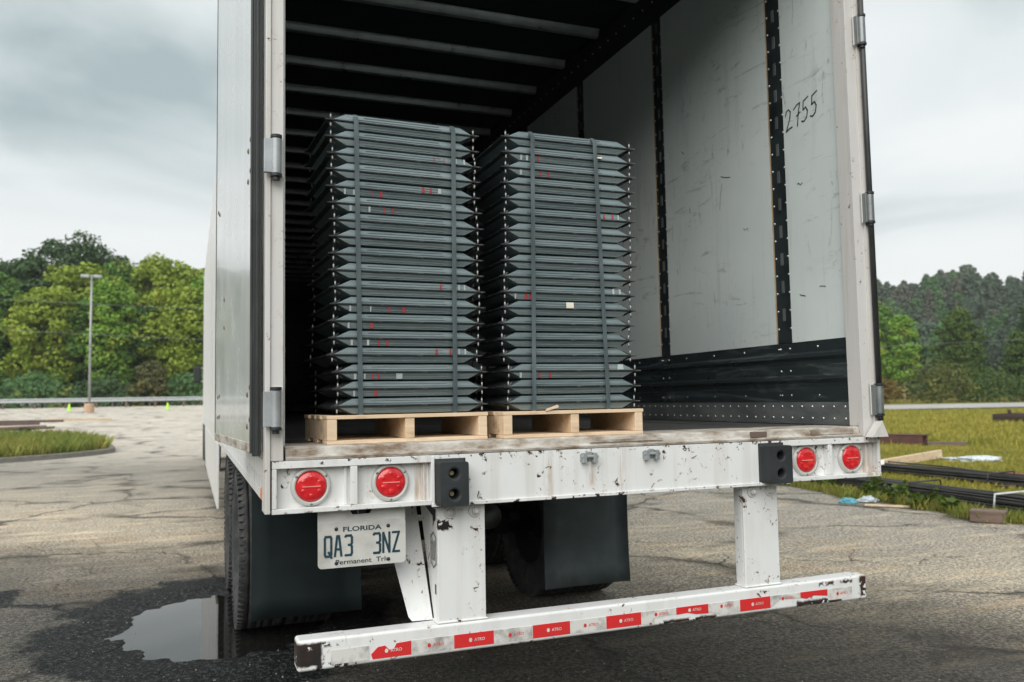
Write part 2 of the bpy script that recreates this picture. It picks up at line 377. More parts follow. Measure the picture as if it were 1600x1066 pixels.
PC = (-1.32, 2.95)
def basin(x, y):
    q = np.sqrt(((x-PC[0])/.95)**2 + ((y-PC[1])/1.3)**2)
    return -.034*(1-ss(.25, 1.0, q))
def gnoise(x, y):
    q = math.hypot((x-PC[0])/.95, (y-PC[1])/1.3)
    return .009*mnoise.fractal((x*2.2, y*2.2, 0), 1, 2, 5)*min(1, .35+.3*q) + .012*mnoise.noise((x*.5, y*.5, 3))*max(0, min(1, q/1.5-.6)) + .005*mnoise.fractal((x*7.5, y*7.5, 5), 1, 2, 3)*max(0, min(1, 1.9-q))
def polar(name, radii, na, a0, a1, zoff, mat, kind, extra=False, label=None):
    aa = np.radians(np.linspace(a0, a1, na)); rr = np.array(radii)
    RR, AA = np.meshgrid(rr, aa, indexing='ij')
    X = -1.55+RR*np.sin(AA); Y = -2.9+RR*np.cos(AA); Z = hgt(X, Y)+zoff
    if extra:
        Z = Z+basin(X, Y); flat = []
        for x, y, d in zip(X.ravel(), Y.ravel(), RR.ravel()):
            flat.append(gnoise(x, y) if d < 14 else 0)
        Z = Z+np.array(flat).reshape(Z.shape)
    nr = len(rr); v = np.stack([X, Y, Z], -1).reshape(-1, 3)
    idx = np.arange(nr*na).reshape(nr, na)
    f = np.stack([idx[:-1, :-1], idx[:-1, 1:], idx[1:, 1:], idx[1:, :-1]], -1).reshape(-1, 4)
    me = bpy.data.meshes.new(name); me.from_pydata(v.tolist(), [], f.tolist()); me.materials.append(mat)
    me.polygons.foreach_set('use_smooth', [True]*len(f)); me.flip_normals(); me.update()
    if me.polygons[len(f)//2].normal.z < 0: me.flip_normals()
    o = bpy.data.objects.new(name, me); COL.objects.link(o); return tag(o, kind=kind, label=label)
# lot material
n = NT('old_asphalt_lot'); x = n.xyz()
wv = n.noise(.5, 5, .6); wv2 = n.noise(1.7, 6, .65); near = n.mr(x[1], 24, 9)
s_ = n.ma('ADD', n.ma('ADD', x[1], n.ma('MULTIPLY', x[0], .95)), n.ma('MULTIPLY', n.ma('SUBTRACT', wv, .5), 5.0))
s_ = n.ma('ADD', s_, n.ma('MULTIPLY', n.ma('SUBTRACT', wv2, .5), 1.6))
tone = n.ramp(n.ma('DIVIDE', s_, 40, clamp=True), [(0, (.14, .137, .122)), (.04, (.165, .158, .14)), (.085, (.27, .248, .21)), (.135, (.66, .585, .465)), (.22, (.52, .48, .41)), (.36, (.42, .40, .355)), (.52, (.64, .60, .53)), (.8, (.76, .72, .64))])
g1 = n.noise(38, 4, .75); gf = n.noise(110, 3, .7); g2 = n.voro(90); g3 = n.noise(7, 7, .72); streak = n.noise(2.5, 7, .68, stretch=(.35, 1.6, 1)); patch = n.noise(.8, 6, .7, dist=.6)
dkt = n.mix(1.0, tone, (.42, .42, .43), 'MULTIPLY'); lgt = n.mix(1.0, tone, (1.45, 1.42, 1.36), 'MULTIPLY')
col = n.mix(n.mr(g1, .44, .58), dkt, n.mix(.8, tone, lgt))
col = n.mix(n.mr(gf, .50, .64, 0, .9), col, n.mix(1.0, dkt, (.7, .7, .7), 'MULTIPLY'))
col = n.mix(n.ma('MULTIPLY', n.mr(g3, .54, .70, 0, .55), n.mr(near, 0, 1, .3, 1)), col, dkt)
col = n.mix(n.mr(streak, .52, .70, 0, .6), col, n.mix(1.0, lgt, (1.05, .97, .84), 'MULTIPLY'))
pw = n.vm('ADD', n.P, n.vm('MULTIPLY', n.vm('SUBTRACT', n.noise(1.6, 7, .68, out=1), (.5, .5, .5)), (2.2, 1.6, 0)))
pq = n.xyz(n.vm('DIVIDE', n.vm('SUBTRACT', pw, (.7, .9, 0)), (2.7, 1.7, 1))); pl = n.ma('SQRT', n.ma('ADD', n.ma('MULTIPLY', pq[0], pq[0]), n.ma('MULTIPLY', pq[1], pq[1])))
col = n.mix(n.mr(pl, 1.15, .5, 0, .95, True), col, n.mix(1.0, col, (.50, .50, .485), 'MULTIPLY'))  # darker asphalt plus shade round the bumper, both put into the colour
rust = n.noise(1.3, 7, .7, stretch=(.5, 1.3, 1), vec=n.vm('ADD', n.P, (11, 4, 0))); col = n.mix(n.ma('MULTIPLY', n.mr(rust, .54, .68, 0, .55), near), col, n.mix(1.0, col, (1.05, .82, .62), 'MULTIPLY'))
col = n.mix(n.ma('MULTIPLY', n.mr(patch, .56, .70, 0, .7), near), col, dkt)
col = n.mix(n.ma('MULTIPLY', n.mr(g2, .14, .06), n.mr(n.noise(30), .5, .6)), col, (.46, .45, .41))
cw = n.vm('ADD', n.P, n.vm('MULTIPLY', n.vm('SUBTRACT', n.noise(1.1, 7, .62, out=1), (.5, .5, .5)), (.9, .9, 0)))
c1 = n.voro(.42, 'DISTANCE_TO_EDGE', vec=n.vm('MULTIPLY', cw, (1, 1, 0)))
crk = n.ma('MULTIPLY', n.mr(c1, n.mr(n.noise(.9, 3), .38, .65, .004, .042), .001), n.mr(n.noise(.33, 2), .38, .46))
c2 = n.voro(1.6, 'DISTANCE_TO_EDGE', vec=n.vm('MULTIPLY', cw, (1, 1, 0)))
crk2 = n.ma('MULTIPLY', n.mr(c2, .012, .003), n.mr(n.noise(.55, 3), .55, .62))
crk = n.ma('MAXIMUM', crk, crk2)
col = n.mix(n.ma('MULTIPLY', crk, n.mr(near, 0, 1, .25, .8)), col, (.022, .020, .018))
soft = n.ma('MULTIPLY', n.mr(c1, .11, .0, 0, .75), n.mr(n.noise(1.4, 4), .5, .6)); col = n.mix(soft, col, (.045, .042, .037))
# wet ring round the puddle and damp patch trailing off to the left
wp = n.vm('ADD', n.P, n.vm('MULTIPLY', n.vm('SUBTRACT', n.noise(2.6, 7, .65, out=1), (.5, .5, .5)), (.95, .95, 0)))
q = n.vm('DIVIDE', n.vm('SUBTRACT', wp, (PC[0]-.02, PC[1]-.05, 0)), (1.10, 1.62, 1)); qx = n.xyz(q)
ln = n.ma('SQRT', n.ma('ADD', n.ma('MULTIPLY', qx[0], qx[0]), n.ma('MULTIPLY', qx[1], qx[1])))
wet = n.mr(ln, 1.0, .9)
q2 = n.vm('DIVIDE', n.vm('SUBTRACT', wp, (-3.25, 4.4, 0)), (.55, .38, 1)); qx = n.xyz(q2)
wet = n.ma('MAXIMUM', wet, n.mr(n.ma('SQRT', n.ma('ADD', n.ma('MULTIPLY', qx[0], qx[0]), n.ma('MULTIPLY', qx[1], qx[1]))), 1.0, .85))
# damp crack joining the two
xx = n.xyz(wp); dl = n.ma('ABSOLUTE', n.ma('SUBTRACT', n.ma('ADD', xx[1], n.ma('MULTIPLY', n.ma('ADD', xx[0], 2.3), .58)), 3.75))
lnm = n.ma('MULTIPLY', n.mr(dl, .06, .03), n.ma('MULTIPLY', n.mr(xx[0], -3.3, -3.2), n.mr(xx[0], -1.9, -2.0)))
wet = n.ma('MAXIMUM', wet, lnm)
col = n.mix(n.ma('MULTIPLY', wet, .96), col, n.mix(n.mr(g1, .52, .64), (.005, .006, .0065), (.085, .095, .10)))  # pale speckle paints glints into the wet colour
hz_ = n.xyz()[2]; col = n.mix(n.mr(hz_, 1.7, 2.6), col, n.mix(n.mr(n.noise(.25, 6, .7), .35, .65), (.022, .036, .020), (.06, .085, .04)))
bh = n.ma('ADD', n.ma('MULTIPLY', g1, 1.4), n.ma('ADD', n.ma('MULTIPLY', g2, .6), n.ma('MULTIPLY', g3, 1.2)))
bh = n.ma('SUBTRACT', bh, n.ma('MULTIPLY', crk, 1.5)); n.bump(bh, .9, .012)
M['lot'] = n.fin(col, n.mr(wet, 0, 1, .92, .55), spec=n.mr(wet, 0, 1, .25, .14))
radii = [0.0, .4]
while radii[-1] < 420: radii.append(radii[-1]+(.045 if radii[-1] < 3.5 else (.034 if radii[-1] < 8.2 else max(.06, radii[-1]*.011))) if radii[-1] < 14 else radii[-1]*1.035)
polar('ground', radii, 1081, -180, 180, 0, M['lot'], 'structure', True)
# puddle water
n = NT('puddle_water'); n.b.inputs['IOR'].default_value = 1.33
n.bump(n.noise(3, 2), .02, .01); M['water'] = n.fin((.012, .012, .011), .02, spec=.9)
mb = MB(); N_ = 64
mb.add([(PC[0]+.98*math.cos(2*PI*k/N_), PC[1]+1.35*math.sin(2*PI*k/N_), -.0165) for k in range(N_)], [tuple(range(N_))])
mb.build('puddle_water', 'water', kind='structure')

# grass field, road
def grass_mat(name, a, b, c):
    n = NT(name); f = n.noise(.35, 6, .65); g = n.noise(2.2, 6, .7); h_ = n.noise(40, 3, .7)
    col = n.mix(n.mr(f, .38, .64), a, b); col = n.mix(n.mr(g, .5, .72, 0, .7), col, c); col = n.mix(n.mr(h_, .35, .7, 0, .5), col, tuple(v*.45 for v in a))
    n.bump(n.noise(25, 5, .7), 1, .06); return n.fin(col, .9, spec=.1)
M['field'] = grass_mat('dry_grass_ground', (.21, .20, .04), (.30, .25, .05), (.11, .125, .026))
M['verge'] = grass_mat('green_grass_ground', (.085, .105, .022), (.12, .125, .03), (.05, .07, .015))
def draped(name, poly_fn, us, vs, zoff, mat):
    v = []; nu, nv = len(us), len(vs)
    for a in us:
        for b in vs:
            px, py = poly_fn(a, b); v.append((px, py, float(hgt(px, py))+zoff))
    f = [(i*nv+j, (i+1)*nv+j, (i+1)*nv+j+1, i*nv+j+1) for i in range(nu-1) for j in range(nv-1)]
    me = bpy.data.meshes.new(name); me.from_pydata(v, [], f); me.materials.append(M[mat])
    me.update()
    if me.polygons[0].normal.z < 0: me.flip_normals()
    me.polygons.foreach_set('use_smooth', [True]*len(f))
    o = bpy.data.objects.new(name, me); COL.objects.link(o); return tag(o, kind='structure')
def edge_x(y): return 6.72+.18*math.sin(y*1.1)+.10*math.sin(y*2.7+1)+.05*math.sin(y*6.1)+(max(0, y-8)*.25)
ys = [-14+.15*i for i in range(160)]+[10+1.2*i for i in range(84)]
xs = [0, .05, .12, .3, .7, 1.5]+[2.5+1.5*i for i in range(72)]
draped('grass_field', lambda b, a: (edge_x(a)+b, a), xs, ys, .03, 'field')
RD, RN = Vector((.857, -.515)), Vector((.515, .857)); R0 = Vector((42.4, 36.0))
def on_road(t, w): p = R0+RD*t+RN*w; return (p.x, p.y)
n = NT('pale_road'); M['road'] = n.fin(n.mix(n.mr(n.noise(1, 5), .3, .7), (.34, .33, .32), (.44, .43, .41)), .9)
draped('road', lambda t, w: on_road(t, w), [-40+2*i for i in range(60)], [-1.5+i for i in range(12)], .09, 'road')

# ------------------------------------------------------------------ TRAILER
T = thing('semi_trailer', 'white semi trailer backed towards the viewer with its rear doors swung open', 'trailer')
FZ = 1.247; LEN = 15.0; ROOF = 3.95
def part(mb, name, mats, bevel=0, parent=T, **k): return mb.build(name, mats, parent, bevel, **k)
# sill with two light pockets each end
mb = MB()
mb.box(-.752, .800, 0, .12, 1.027, 1.2)
for x0, x1 in ((-1.295, -.7525), (.8005, 1.295)):
    mb.box(x0, x1, .028, .12, 1.027, 1.2)                     # pocket back
    mb.box(x0, x1, -.004, .0275, 1.176, 1.2005); mb.box(x0, x1, -.004, .0275, 1.0268, 1.044)
mb.box(-1.295, -1.279, -.0035, .0275, 1.0445, 1.1755); mb.box(1.279, 1.295, -.0035, .0275, 1.0445, 1.1755)
mb.box(-1.036, -1.012, -.003, .0275, 1.0445, 1.1755); mb.box(1.008, 1.03, -.003, .0275, 1.0445, 1.1755)
mb.box(-.7525, -.74, -.0042, -.0002, 1.03, 1.197); 
mb.box(-.752, .800, -.006, -.0003, 1.019, 1.032)
part(mb, 'rear_sill', 'sill', .003)
mb = MB()
for x in (-.30, .0105): mb.box(x-.0015, x+.0015, -.0012, .0, 1.033, 1.198)
for x in (-1.05, 1.045, 1.255, -.772): mb.box(x-.004, x+.004, .018, .0282, 1.0445, 1.1755)
part(mb, 'weld_seam', M['sill'], .001, kind='stuff')
# threshold
mb = MB(); mb.prism([(.0, 1.2015), (-.003, 1.212), (.014, 1.216), (.018, 1.242), (.03, FZ), (.28, FZ), (.28, 1.2015)], 0, -1.25, 1.2)
part(mb, 'threshold_plate', 'thresh', .002)
for x0, x1, z0, z1, mt in ((.62, .70, 1.2175, 1.24, 'timber'), (.93, 1.16, 1.2175, 1.24, 'thresh'), (-.12, .2, 1.2225, 1.232, 'thresh')):
    mb = MB(); mb.box(x0, x1, .0075, .0165, z0, z1); part(mb, 'threshold_shim', mt)
# floor boards
nb = 9; bw = (2.45)/nb
for i in range(nb):
    mb = MB(); mb.box(-1.24+i*bw+.002, -1.24+(i+1)*bw-.002, .2825, LEN, 1.2, FZ-.0005-.001*(i % 2)); part(mb, 'floor_board', 'floor')
# corner posts
mb = MB(); mb.box(-1.3, -1.258, -.004, .10, 1.2015, 3.72); mb.box(-1.318, -1.3005, -.012, .10, 1.03, 4.05); mb.box(-1.2575, -1.252, .01, .1, 1.25, 3.72)
part(mb, 'corner_post', 'jamb', .005)
mb = MB(); mb.box(1.205, 1.26, -.004, .075, 1.2015, 3.72); mb.box(1.2605, 1.295, -.016, .075, 1.2012, 4.05); mb.box(1.204, 1.2045, .022, .075, 1.25, 3.72)
mb.prism([(1.2, 1.2018), (1.29, 1.2018), (1.26, 1.27)], 1, -.06, -.0165)
part(mb, 'corner_post', 'jamb', .004)
mb = MB(); mb.box(-1.3, 1.29, 0, .12, 3.721, 4.06); part(mb, 'door_header', 'jamb', .006)
# side shells
for sx, nm in ((-1, 'side_shell'), (1, 'side_shell')):
    mb = MB(); a, b = sorted((sx*1.268, sx*1.295)); mb.box(a, b, .1005, LEN+.15, 1.19, 4.02)
    for k in range(14): 
        a, b = sorted((sx*1.2955, sx*1.300)); mb.box(a, b, .56+k*1.12-.03, .56+k*1.12+.03, 1.2, 4.0)
    part(mb, nm, 'white', .003)
# perforated bottom rail each side
for sx in (-1, 1):
    mb = MB(); x0, x1 = sorted((sx*1.283, sx*1.298)); zt, zb = 1.188, 1.035
    y = .105
    mb.box(x0, x1, .102, LEN, 1.125, zt); mb.box(x0, x1, .102, LEN, zb, 1.075)
    while y < 6: mb.box(x0+.0005, x1-.0005, y, y+.058, 1.0752, 1.1248); y += .11
    a_, b_ = sorted((sx*1.2795, sx*1.2825)); dkb = MB(); dkb.box(a_, b_, .14, LEN, 1.06, 1.14); part(dkb, 'hole_shade_strip', 'chassis')  # dark strip behind the holes, stands in for the shade inside them
    mb.box(x0+.0005, x1-.0005, y, LEN, 1.0752, 1.1248)
    part(mb, 'bottom_rail', 'white', .002)
mb = MB(); mb.box(-1.2825, 1.2825, .13, .135, 1.03, 1.19); part(mb, 'rear_web', 'chassis')
# side skirts
for sx in (-1, 1):
    mb = MB(); x0, x1 = sorted((sx*1.285, sx*1.305)); mb.prism([(5.5, 1.03), (5.5, .42), (11.6, .42), (12.4, 1.03)], 0, x0, x1); part(mb, 'side_skirt', 'white', .004)
# wall liners, slotted posts
strips = [.51+1.12*k for k in range(13)]
riv = MB(); slots = MB()
def wall_side(sx, full):
    lo_ = 0 if sx > 0 else .032; xi = sx*(1.220+lo_); nx = -sx
    prev = .078
    for yc in strips+[LEN+.055]:
        y1 = yc-.058
        mb = MB(); a, b = sorted((xi, xi+sx*.014)); mb.box(a, b, prev, min(y1, LEN), 1.6465, 3.8)
        for i, f in enumerate(mb.f):                           # the sawn edges show tan
            c = [mb.v[j] for j in f]
            if abs(c[0][1]-c[1][1]) < 1e-6 and abs(c[0][1]-c[2][1]) < 1e-6: mb.mi[i] = 1
        p = part(mb, 'wall_panel', ['liner', 'tan'])
        if prev == .078 and full: wall_side.first = p
        if yc > LEN: break
        mb = MB(); a, b = sorted((sx*(1.226+lo_), sx*1.262+sx*lo_*.5)); mb.box(a, b, yc-.055, yc+.055, 1.6465, 3.8)
        for zz in np.arange(1.75, 3.75, .115):
            a, b = sorted((sx*1.2225, sx*1.2262)); 
        sp = part(mb, 'logistics_post', 'strip', .002)
        prev = yc+.058
        for zz in np.arange(1.72, 3.76, .09):
            for dy in (-.045, .045): riv.dome((sx*(1.226+lo_), yc+dy, zz), (nx, 0, 0), .0065, .7)
        for zz in np.arange(1.76, 3.76, .14):
            a, b = sorted((sx*(1.2235+lo_), sx*(1.2262+lo_))); slots.box(a, b, yc-.009, yc+.009, zz, zz+.062)
            
    prof = [(1.223, 1.645), (1.2235, 1.595), (1.211, 1.585), (1.209, 1.570), (1.2235, 1.555), (1.2245, 1.532), (1.221, 1.530), (1.2225, 1.487), (1.210, 1.478), (1.208, 1.463), (1.2235, 1.447), (1.2245, 1.424), (1.220, 1.421), (1.222, 1.357), (1.24, 1.357), (1.24, 1.645)]
    mb = MB(); mb.prism([(sx*x, z) for x, z in prof], 1, .078, LEN); mb.v = [(x+sx*lo_, y, z) for x, y, z in mb.v]; part(mb, 'scuff_liner', 'scuff')
    mb = MB(); a, b = sorted((sx*(1.224+lo_), sx*(1.24+lo_))); mb.box(a, b, .078, LEN, FZ+.002, 1.3555); part(mb, 'kick_plate', 'kick', .001)
    y = .12
    while y < LEN:
        for z in (1.333, 1.278): riv.dome((sx*(1.224+lo_), y, z), (nx, 0, 0), .0065, .7)
        y += .072
    for y in np.arange(.28, LEN, .28):
        for z in (1.618, 1.388): riv.dome((sx*(1.2235+lo_), y, z), (nx, 0, 0), .0065, .8)
    for yc in strips:
        for dy in (-.035, .035):
            for z in (1.618, 1.508, 1.388): riv.dome((sx*(1.2225+lo_), yc+dy, z), (nx, 0, 0), .0065, .8)
wall_side(1, True); wall_side(-1, False)
# bright rail rivets
for k in range(120):
    for dx, dz in ((0, 0), (.04, .055)): riv.dome((1.205-dx, .25+k*.12, 3.835+dz), (-.8, 0, -.6), .006, .7)
part(riv, 'rivets', 'alu', kind='stuff'); part(slots, 'post_slots', 'dull', kind='stuff')
panel1 = wall_side.first
# hand-written number and scrapes on the right wall (plane x=1.22, seen facing -x: +y is to the left)
def wstroke(mb, pts, w=.007): mb.ribbon(pts, w, (1.2195, 0, 0), Y3, Z3, -X3, .0008)
mb = MB(); 
def dig(pts, y0, z0, w, h_): return [(y0-w*a-.0*b, z0+h_*b+.06*w*a) for a, b in pts]
two = [(0, .75), (.12, .95), (.38, 1), (.6, .85), (.5, .55), (.2, .2), (.02, 0), (.35, .06), (.75, .08)]
sev = [(.0, .85), (.4, 1.0), (.75, 1.02), (.55, .6), (.4, .0)]; bar7 = [(.3, .48), (.75, .58)]
fiv = [(.78, 1.05), (.25, .95), (.18, .55), (.5, .62), (.68, .42), (.55, .12), (.25, .0), (.0, .06)]
for g_, y0, z0 in ((two, .432, 2.700), (sev, .372, 2.704), (bar7, .372, 2.704), (fiv, .316, 2.712), (fiv, .255, 2.718)):
    wstroke(mb, dig(g_, y0, z0, .062, .105), .0065)
part(mb, 'handwritten_number', 'mark', parent=panel1)
mb = MB(); r_ = random.Random(3)
for y, z, l, a in ((1.0, 2.5, .14, 1.75), (.95, 2.60, .09, .35), (.35, 2.42, .04, .3), (.36, 1.87, .035, .5), (.22, 1.9, .04, .1), (1.36, 2.86, .02, .8), (1.3, 2.5, .03, 1.6), (.78, 2.28, .04, .5)):
    pts = [(y+l*(t-.5)*math.cos(a)+.008*r_.uniform(-1, 1), z+l*(t-.5)*math.sin(a)+.008*r_.uniform(-1, 1)) for t in (0, .3, .6, 1)]
    if y > .455 and y < .565: continue
    wstroke(mb, pts, .002+.0025*r_.random())
part(mb, 'scuff_marks', 'mark', kind='stuff')
# front wall
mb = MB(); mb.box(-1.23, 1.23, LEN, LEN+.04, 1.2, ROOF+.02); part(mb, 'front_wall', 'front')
mb = MB()
for z in np.arange(1.45, 3.05, .09): mb.box(-1.22, 1.22, LEN-.02, LEN-.0005, z, z+.045)
mb.box(-1.22, 1.22, LEN-.03, LEN-.0005, 3.6, 3.64); mb.box(-1.22, 1.22, LEN-.06, LEN-.0005, FZ, 1.36)
part(mb, 'front_rib', 'scuff', .004, kind='stuff')
mb = MB(); mb.box(-1.296, 1.296, LEN+.155, LEN+.17, 1.2, 4.02); part(mb, 'nose_panel', 'white')
# roof
mb = MB(); mb.box(-1.295, 1.295, .121, LEN+.17, 4.0205, 4.06); part(mb, 'roof', 'white', .006)
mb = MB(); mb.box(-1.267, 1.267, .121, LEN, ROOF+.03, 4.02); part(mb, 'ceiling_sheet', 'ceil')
for sx in (-1, 1):
    mb = MB(); mb.prism([(sx*1.2205, 3.8005), (sx*1.267, 3.8005), (sx*1.267, ROOF+.028), (sx*1.12, ROOF+.028), (sx*1.12, ROOF-.005), (sx*1.16, ROOF-.02), (sx*1.19, 3.845)], 1, .121, LEN)
    part(mb, 'roof_rail', 'darkrail', .003)
for k in range(-3, 23):
    y = 2.24+.57*k
    mb = MB(); mb.prism([(y-.045, ROOF+.0295), (y-.03, ROOF+.0295-.012), (y-.022, ROOF-.02), (y+.022, ROOF-.02), (y+.03, ROOF+.0175), (y+.045, ROOF+.0295)], 0, -1.118, 1.118)
    part(mb, 'roof_bow', 'bow', .004)
# left cargo door, swung right round against the side
DW = 1.19; DZ0, DZ1 = 1.228, 3.74
door = MB().box(.03, DW, 0, .032, DZ0+.03, DZ1).build('cargo_door', 'door', T, .004, loc=(-1.3215, .03, 0), rot=(0, 0, R(90+4.1)), label='left rear door swung round against the trailer side')
mb = MB(); mb.box(.028, DW+.004, -.002, .034, DZ0, DZ0+.034); part(mb, 'bottom_trim', 'thresh', .003, door)
mb = MB(); mb.box(.022, .0295, .002, .031, DZ0-.01, DZ1); mb.box(.014, .0215, .012, .022, DZ0-.01, DZ1); mb.box(DW+.0045, DW+.012, .004, .034, DZ0, DZ1)
mb.tube([(.026, .034, DZ0), (.026, .034, 1.6), (.034, .033, 1.66), (.026, .034, 1.72), (.026, .035, DZ1)], .006, 8)
part(mb, 'gasket', 'gasket', .004, door)
mb = MB()
for z0 in (1.34, 2.2, 2.98):
    for dx, dz in ((.07, 0), (.13, -.025), (.07, .11), (.13, .085)): mb.dome((dx, .032, z0+dz), (0, 1, 0), .011, .45, 8)
for x_, z_ in ((1.02, 1.34), (1.08, 1.335), (1.02, 1.43), (1.08, 1.425), (.85, 1.72), (.85, 1.84), (1.05, 2.25), (1.1, 2.27), (1.05, 3.3), (1.1, 3.34)): mb.dome((x_, .032, z_), (0, 1, 0), .010, .45, 8)
part(mb, 'door_bolts', 'boltdark', parent=door, kind='stuff')
# right door, folded back on the far side
d2 = MB().box(.03, DW, -.045, 0, DZ0+.03, DZ1).build('cargo_door', 'door', T, .004, loc=(1.335, .04, 0), rot=(0, 0, R(90-5)), label='right rear door folded back out of the way')
# hinges
for x, zs_, s1 in ((-1.292, (1.375, 2.22, 3.02), -1), (1.272, (1.362, 2.215, 3.03), 1)):
    for z in zs_:
        mb = MB(); yh = -.036; xx_ = x+(.006 if s1 < 0 else 0)
        mb.tube([(xx_, yh, z-.06), (xx_, yh, z+.06)], .017, 14)
        if s1 < 0: mb.box(xx_-.04, xx_-.010, yh-.008, yh+.010, z-.058, z+.058)
        else: mb.box(xx_-.028, xx_-.008, yh-.004, yh+.018, z-.066, z+.066)
        hg = part(mb, 'hinge', 'galv' if s1 < 0 else 'dull', .002)
        mb = MB(); mb.tube([(xx_, yh, z-.082), (xx_, yh, z-.061)], .012, 10); part(mb, 'hinge_pin', 'black', .001, hg)
        for za, zb in ((.061, .072), (-.07, -.0605)): mb = MB(); mb.tube([(xx_, yh, z+za), (xx_, yh, z+zb)], .0195, 10); part(mb, 'hinge_cap', 'black', .001, hg)
        mb = MB(); mb.box(xx_-.012 if s1 < 0 else xx_-.03, xx_+.026 if s1 < 0 else xx_-.0, -.018, -.0125, z-.066, z+.075); part(mb, 'hinge_plate', 'jamb', .002, hg)
mb = MB(); mb.tube([(1.279, -.03, 1.272), (1.279, -.03, 4.0)], .0125, 12); part(mb, 'lock_rod', 'gasket')
# tail lights
def tail_light(x, z):
    y0 = .0278
    mb = MB(); mb.lathe([(.052, -.006), (.052, -.013), (.056, -.0165), (.064, -.0135), (.068, -.004), (.068, 0)], (x, y0, z), 1, 40)
    tl = part(mb, 'tail_light', 'bezel')
    mb = MB(); mb.lathe([(.0515, -.002), (.051, -.012), (.047, -.0165), (.03, -.019), (.012, -.0196), (.0001, -.0197)], (x, y0, z), 1, 36)
    for k in range(6): mb.dome((x+.03*math.cos(k*PI/3+.5), y0-.0183, z+.03*math.sin(k*PI/3+.5)), BACK, .0085, .22, 10)
    mb.box(x-.030, x+.030, y0-.0212, y0-.0195, z-.0015, z+.0018, 1)
    part(mb, 'lens', ['lens', 'lensbar'], parent=tl)
    for a in (35, 145, 270):
        mb = MB(); c_ = (x+.0595*math.cos(R(a)), y0-.0155, z+.0595*math.sin(R(a)))
        mb.dome(c_, BACK, .0052, .5, 8); part(mb, 'screw', 'dull', parent=tl)
for x, z in ((-1.165, 1.112), (-.893, 1.112), (.905, 1.112), (1.15, 1.112)): tail_light(x, z)
# dock bumpers
def dock(x0, x1, z0, z1, bolts):
    mb = MB(); yb, yf = -.0005, -.066; cx = (x0+x1)/2
    # front face with two deep counterbores: built as plate ring strips
    hz = [(z0+z1)/2-.036, (z0+z1)/2+.036]; rr = .0175; K = 20
    zr = [z0, (z0+z1)/2, z1]
    for i, hc in enumerate(hz):
        rect = []
        za, zb = zr[i], zr[i+1]
        for k in range(K):
            a = 2*PI*k/K; ca, sa = math.cos(a), math.sin(a)
            tx = ((x1-cx)/abs(ca)) if abs(ca) > 1e-6 else 9; tz = ((zb-hc) if sa > 0 else (hc-za))/abs(sa) if abs(sa) > 1e-6 else 9
            t = min(tx, tz); rect.append((cx+ca*t, yf, hc+sa*t))
        # exact corners
        cs = [(x1, yf, za), (x1, yf, zb), (x0, yf, zb), (x0, yf, za)]
        for c in cs:
            j = min(range(K), key=lambda q: (rect[q][0]-c[0])**2+(rect[q][2]-c[2])**2); rect[j] = c
        ring = [(cx+rr*math.cos(2*PI*k/K), yf, hc+rr*math.sin(2*PI*k/K)) for k in range(K)]
        deep = [(p[0], -.012, p[2]) for p in ring]
        v = rect+ring+deep
        f = [(k, (k+1) % K, K+(k+1) % K, K+k) for k in range(K)]+[(K+k, K+(k+1) % K, 2*K+(k+1) % K, 2*K+k) for k in range(K)]+[tuple(range(2*K, 3*K))]
        mb.add(v, f)
    mb.add([(x0, yb, z0), (x1, yb, z0), (x1, yb, z1), (x0, yb, z1), (x0, yf, z0), (x1, yf, z0), (x1, yf, z1), (x0, yf, z1)], [(0, 1, 2, 3), (0, 1, 5, 4), (1, 2, 6, 5), (2, 3, 7, 6), (3, 0, 4, 7)])
    # weld and round
    me_o = mb.build('dock_bumper', 'rubber', T)
    w_ = me_o.modifiers.new('weld', 'WELD'); w_.merge_threshold = .0008
    b = me_o.modifiers.new('bevel', 'BEVEL'); b.width = .009; b.segments = 3; b.limit_method = 'ANGLE'; b.angle_limit = R(50)
    dt = bpy.data.textures.new('rubber_wear', 'CLOUDS'); dt.noise_scale = .05
    for hc in hz:
        if bolts:
            m2 = MB(); m2.tube([(cx, -.011, hc), (cx, -.03, hc)], .0085, 10); m2.lathe([(.0155, -.0135), (.0155, -.0115)], (cx, 0, hc), 1, 12); part(m2, 'bolt', 'brassy', .001, me_o)
    return me_o
dock(-.737, -.633, 1.024, 1.178, True); dock(.655, .765, 1.03, 1.184, False)
# latch keepers
for x in (-.137, .133):
    mb = MB(); z = 1.168
    mb.box(x-.033, x+.033, -.006, -.0005, z-.014, z+.014); mb.box(x-.03, x-.014, -.026, -.006, z-.02, z+.018); mb.box(x+.014, x+.03, -.026, -.006, z-.02, z+.018); mb.tube([(x-.034, -.018, z+.004), (x+.036, -.018, z+.004)], .0065, 8)
    mb.box(x-.012, x+.012, -.016, -.0062, z-.004, z+.022)
    part(mb, 'latch_keeper', 'galv', .002)
# licence plate
mb = MB(); mb.prism([(-1.140, .955), (-.836, .955), (-.836, 1.0265), (-.95, 1.0265), (-.962, 1.006), (-1.022, 1.006), (-1.034, 1.0265), (-1.140, 1.0265)], 1, .044, .048); part(mb, 'plate_bracket', 'bolt', .001)
mb = MB(); mb.box(-1.0, -.975, .046, .075, 1.005, 1.0262); part(mb, 'plate_lamp', 'black', .002)
mb = MB()
def rrect(x0, x1, z0, z1, r, K=6):
    P = []
    for cx, cz, a0 in ((x1-r, z0+r, -90), (x1-r, z1-r, 0), (x0+r, z1-r, 90), (x0+r, z0+r, 180)):
        P += [(cx+r*math.cos(R(a0+90*k/K)), cz+r*math.sin(R(a0+90*k/K))) for k in range(K+1)]
    return P
PX, PZ = -.988, .906
mb.prism(rrect(PX-.152, PX+.152, PZ-.0765, PZ+.0765, .014), 1, .0405, .0432)
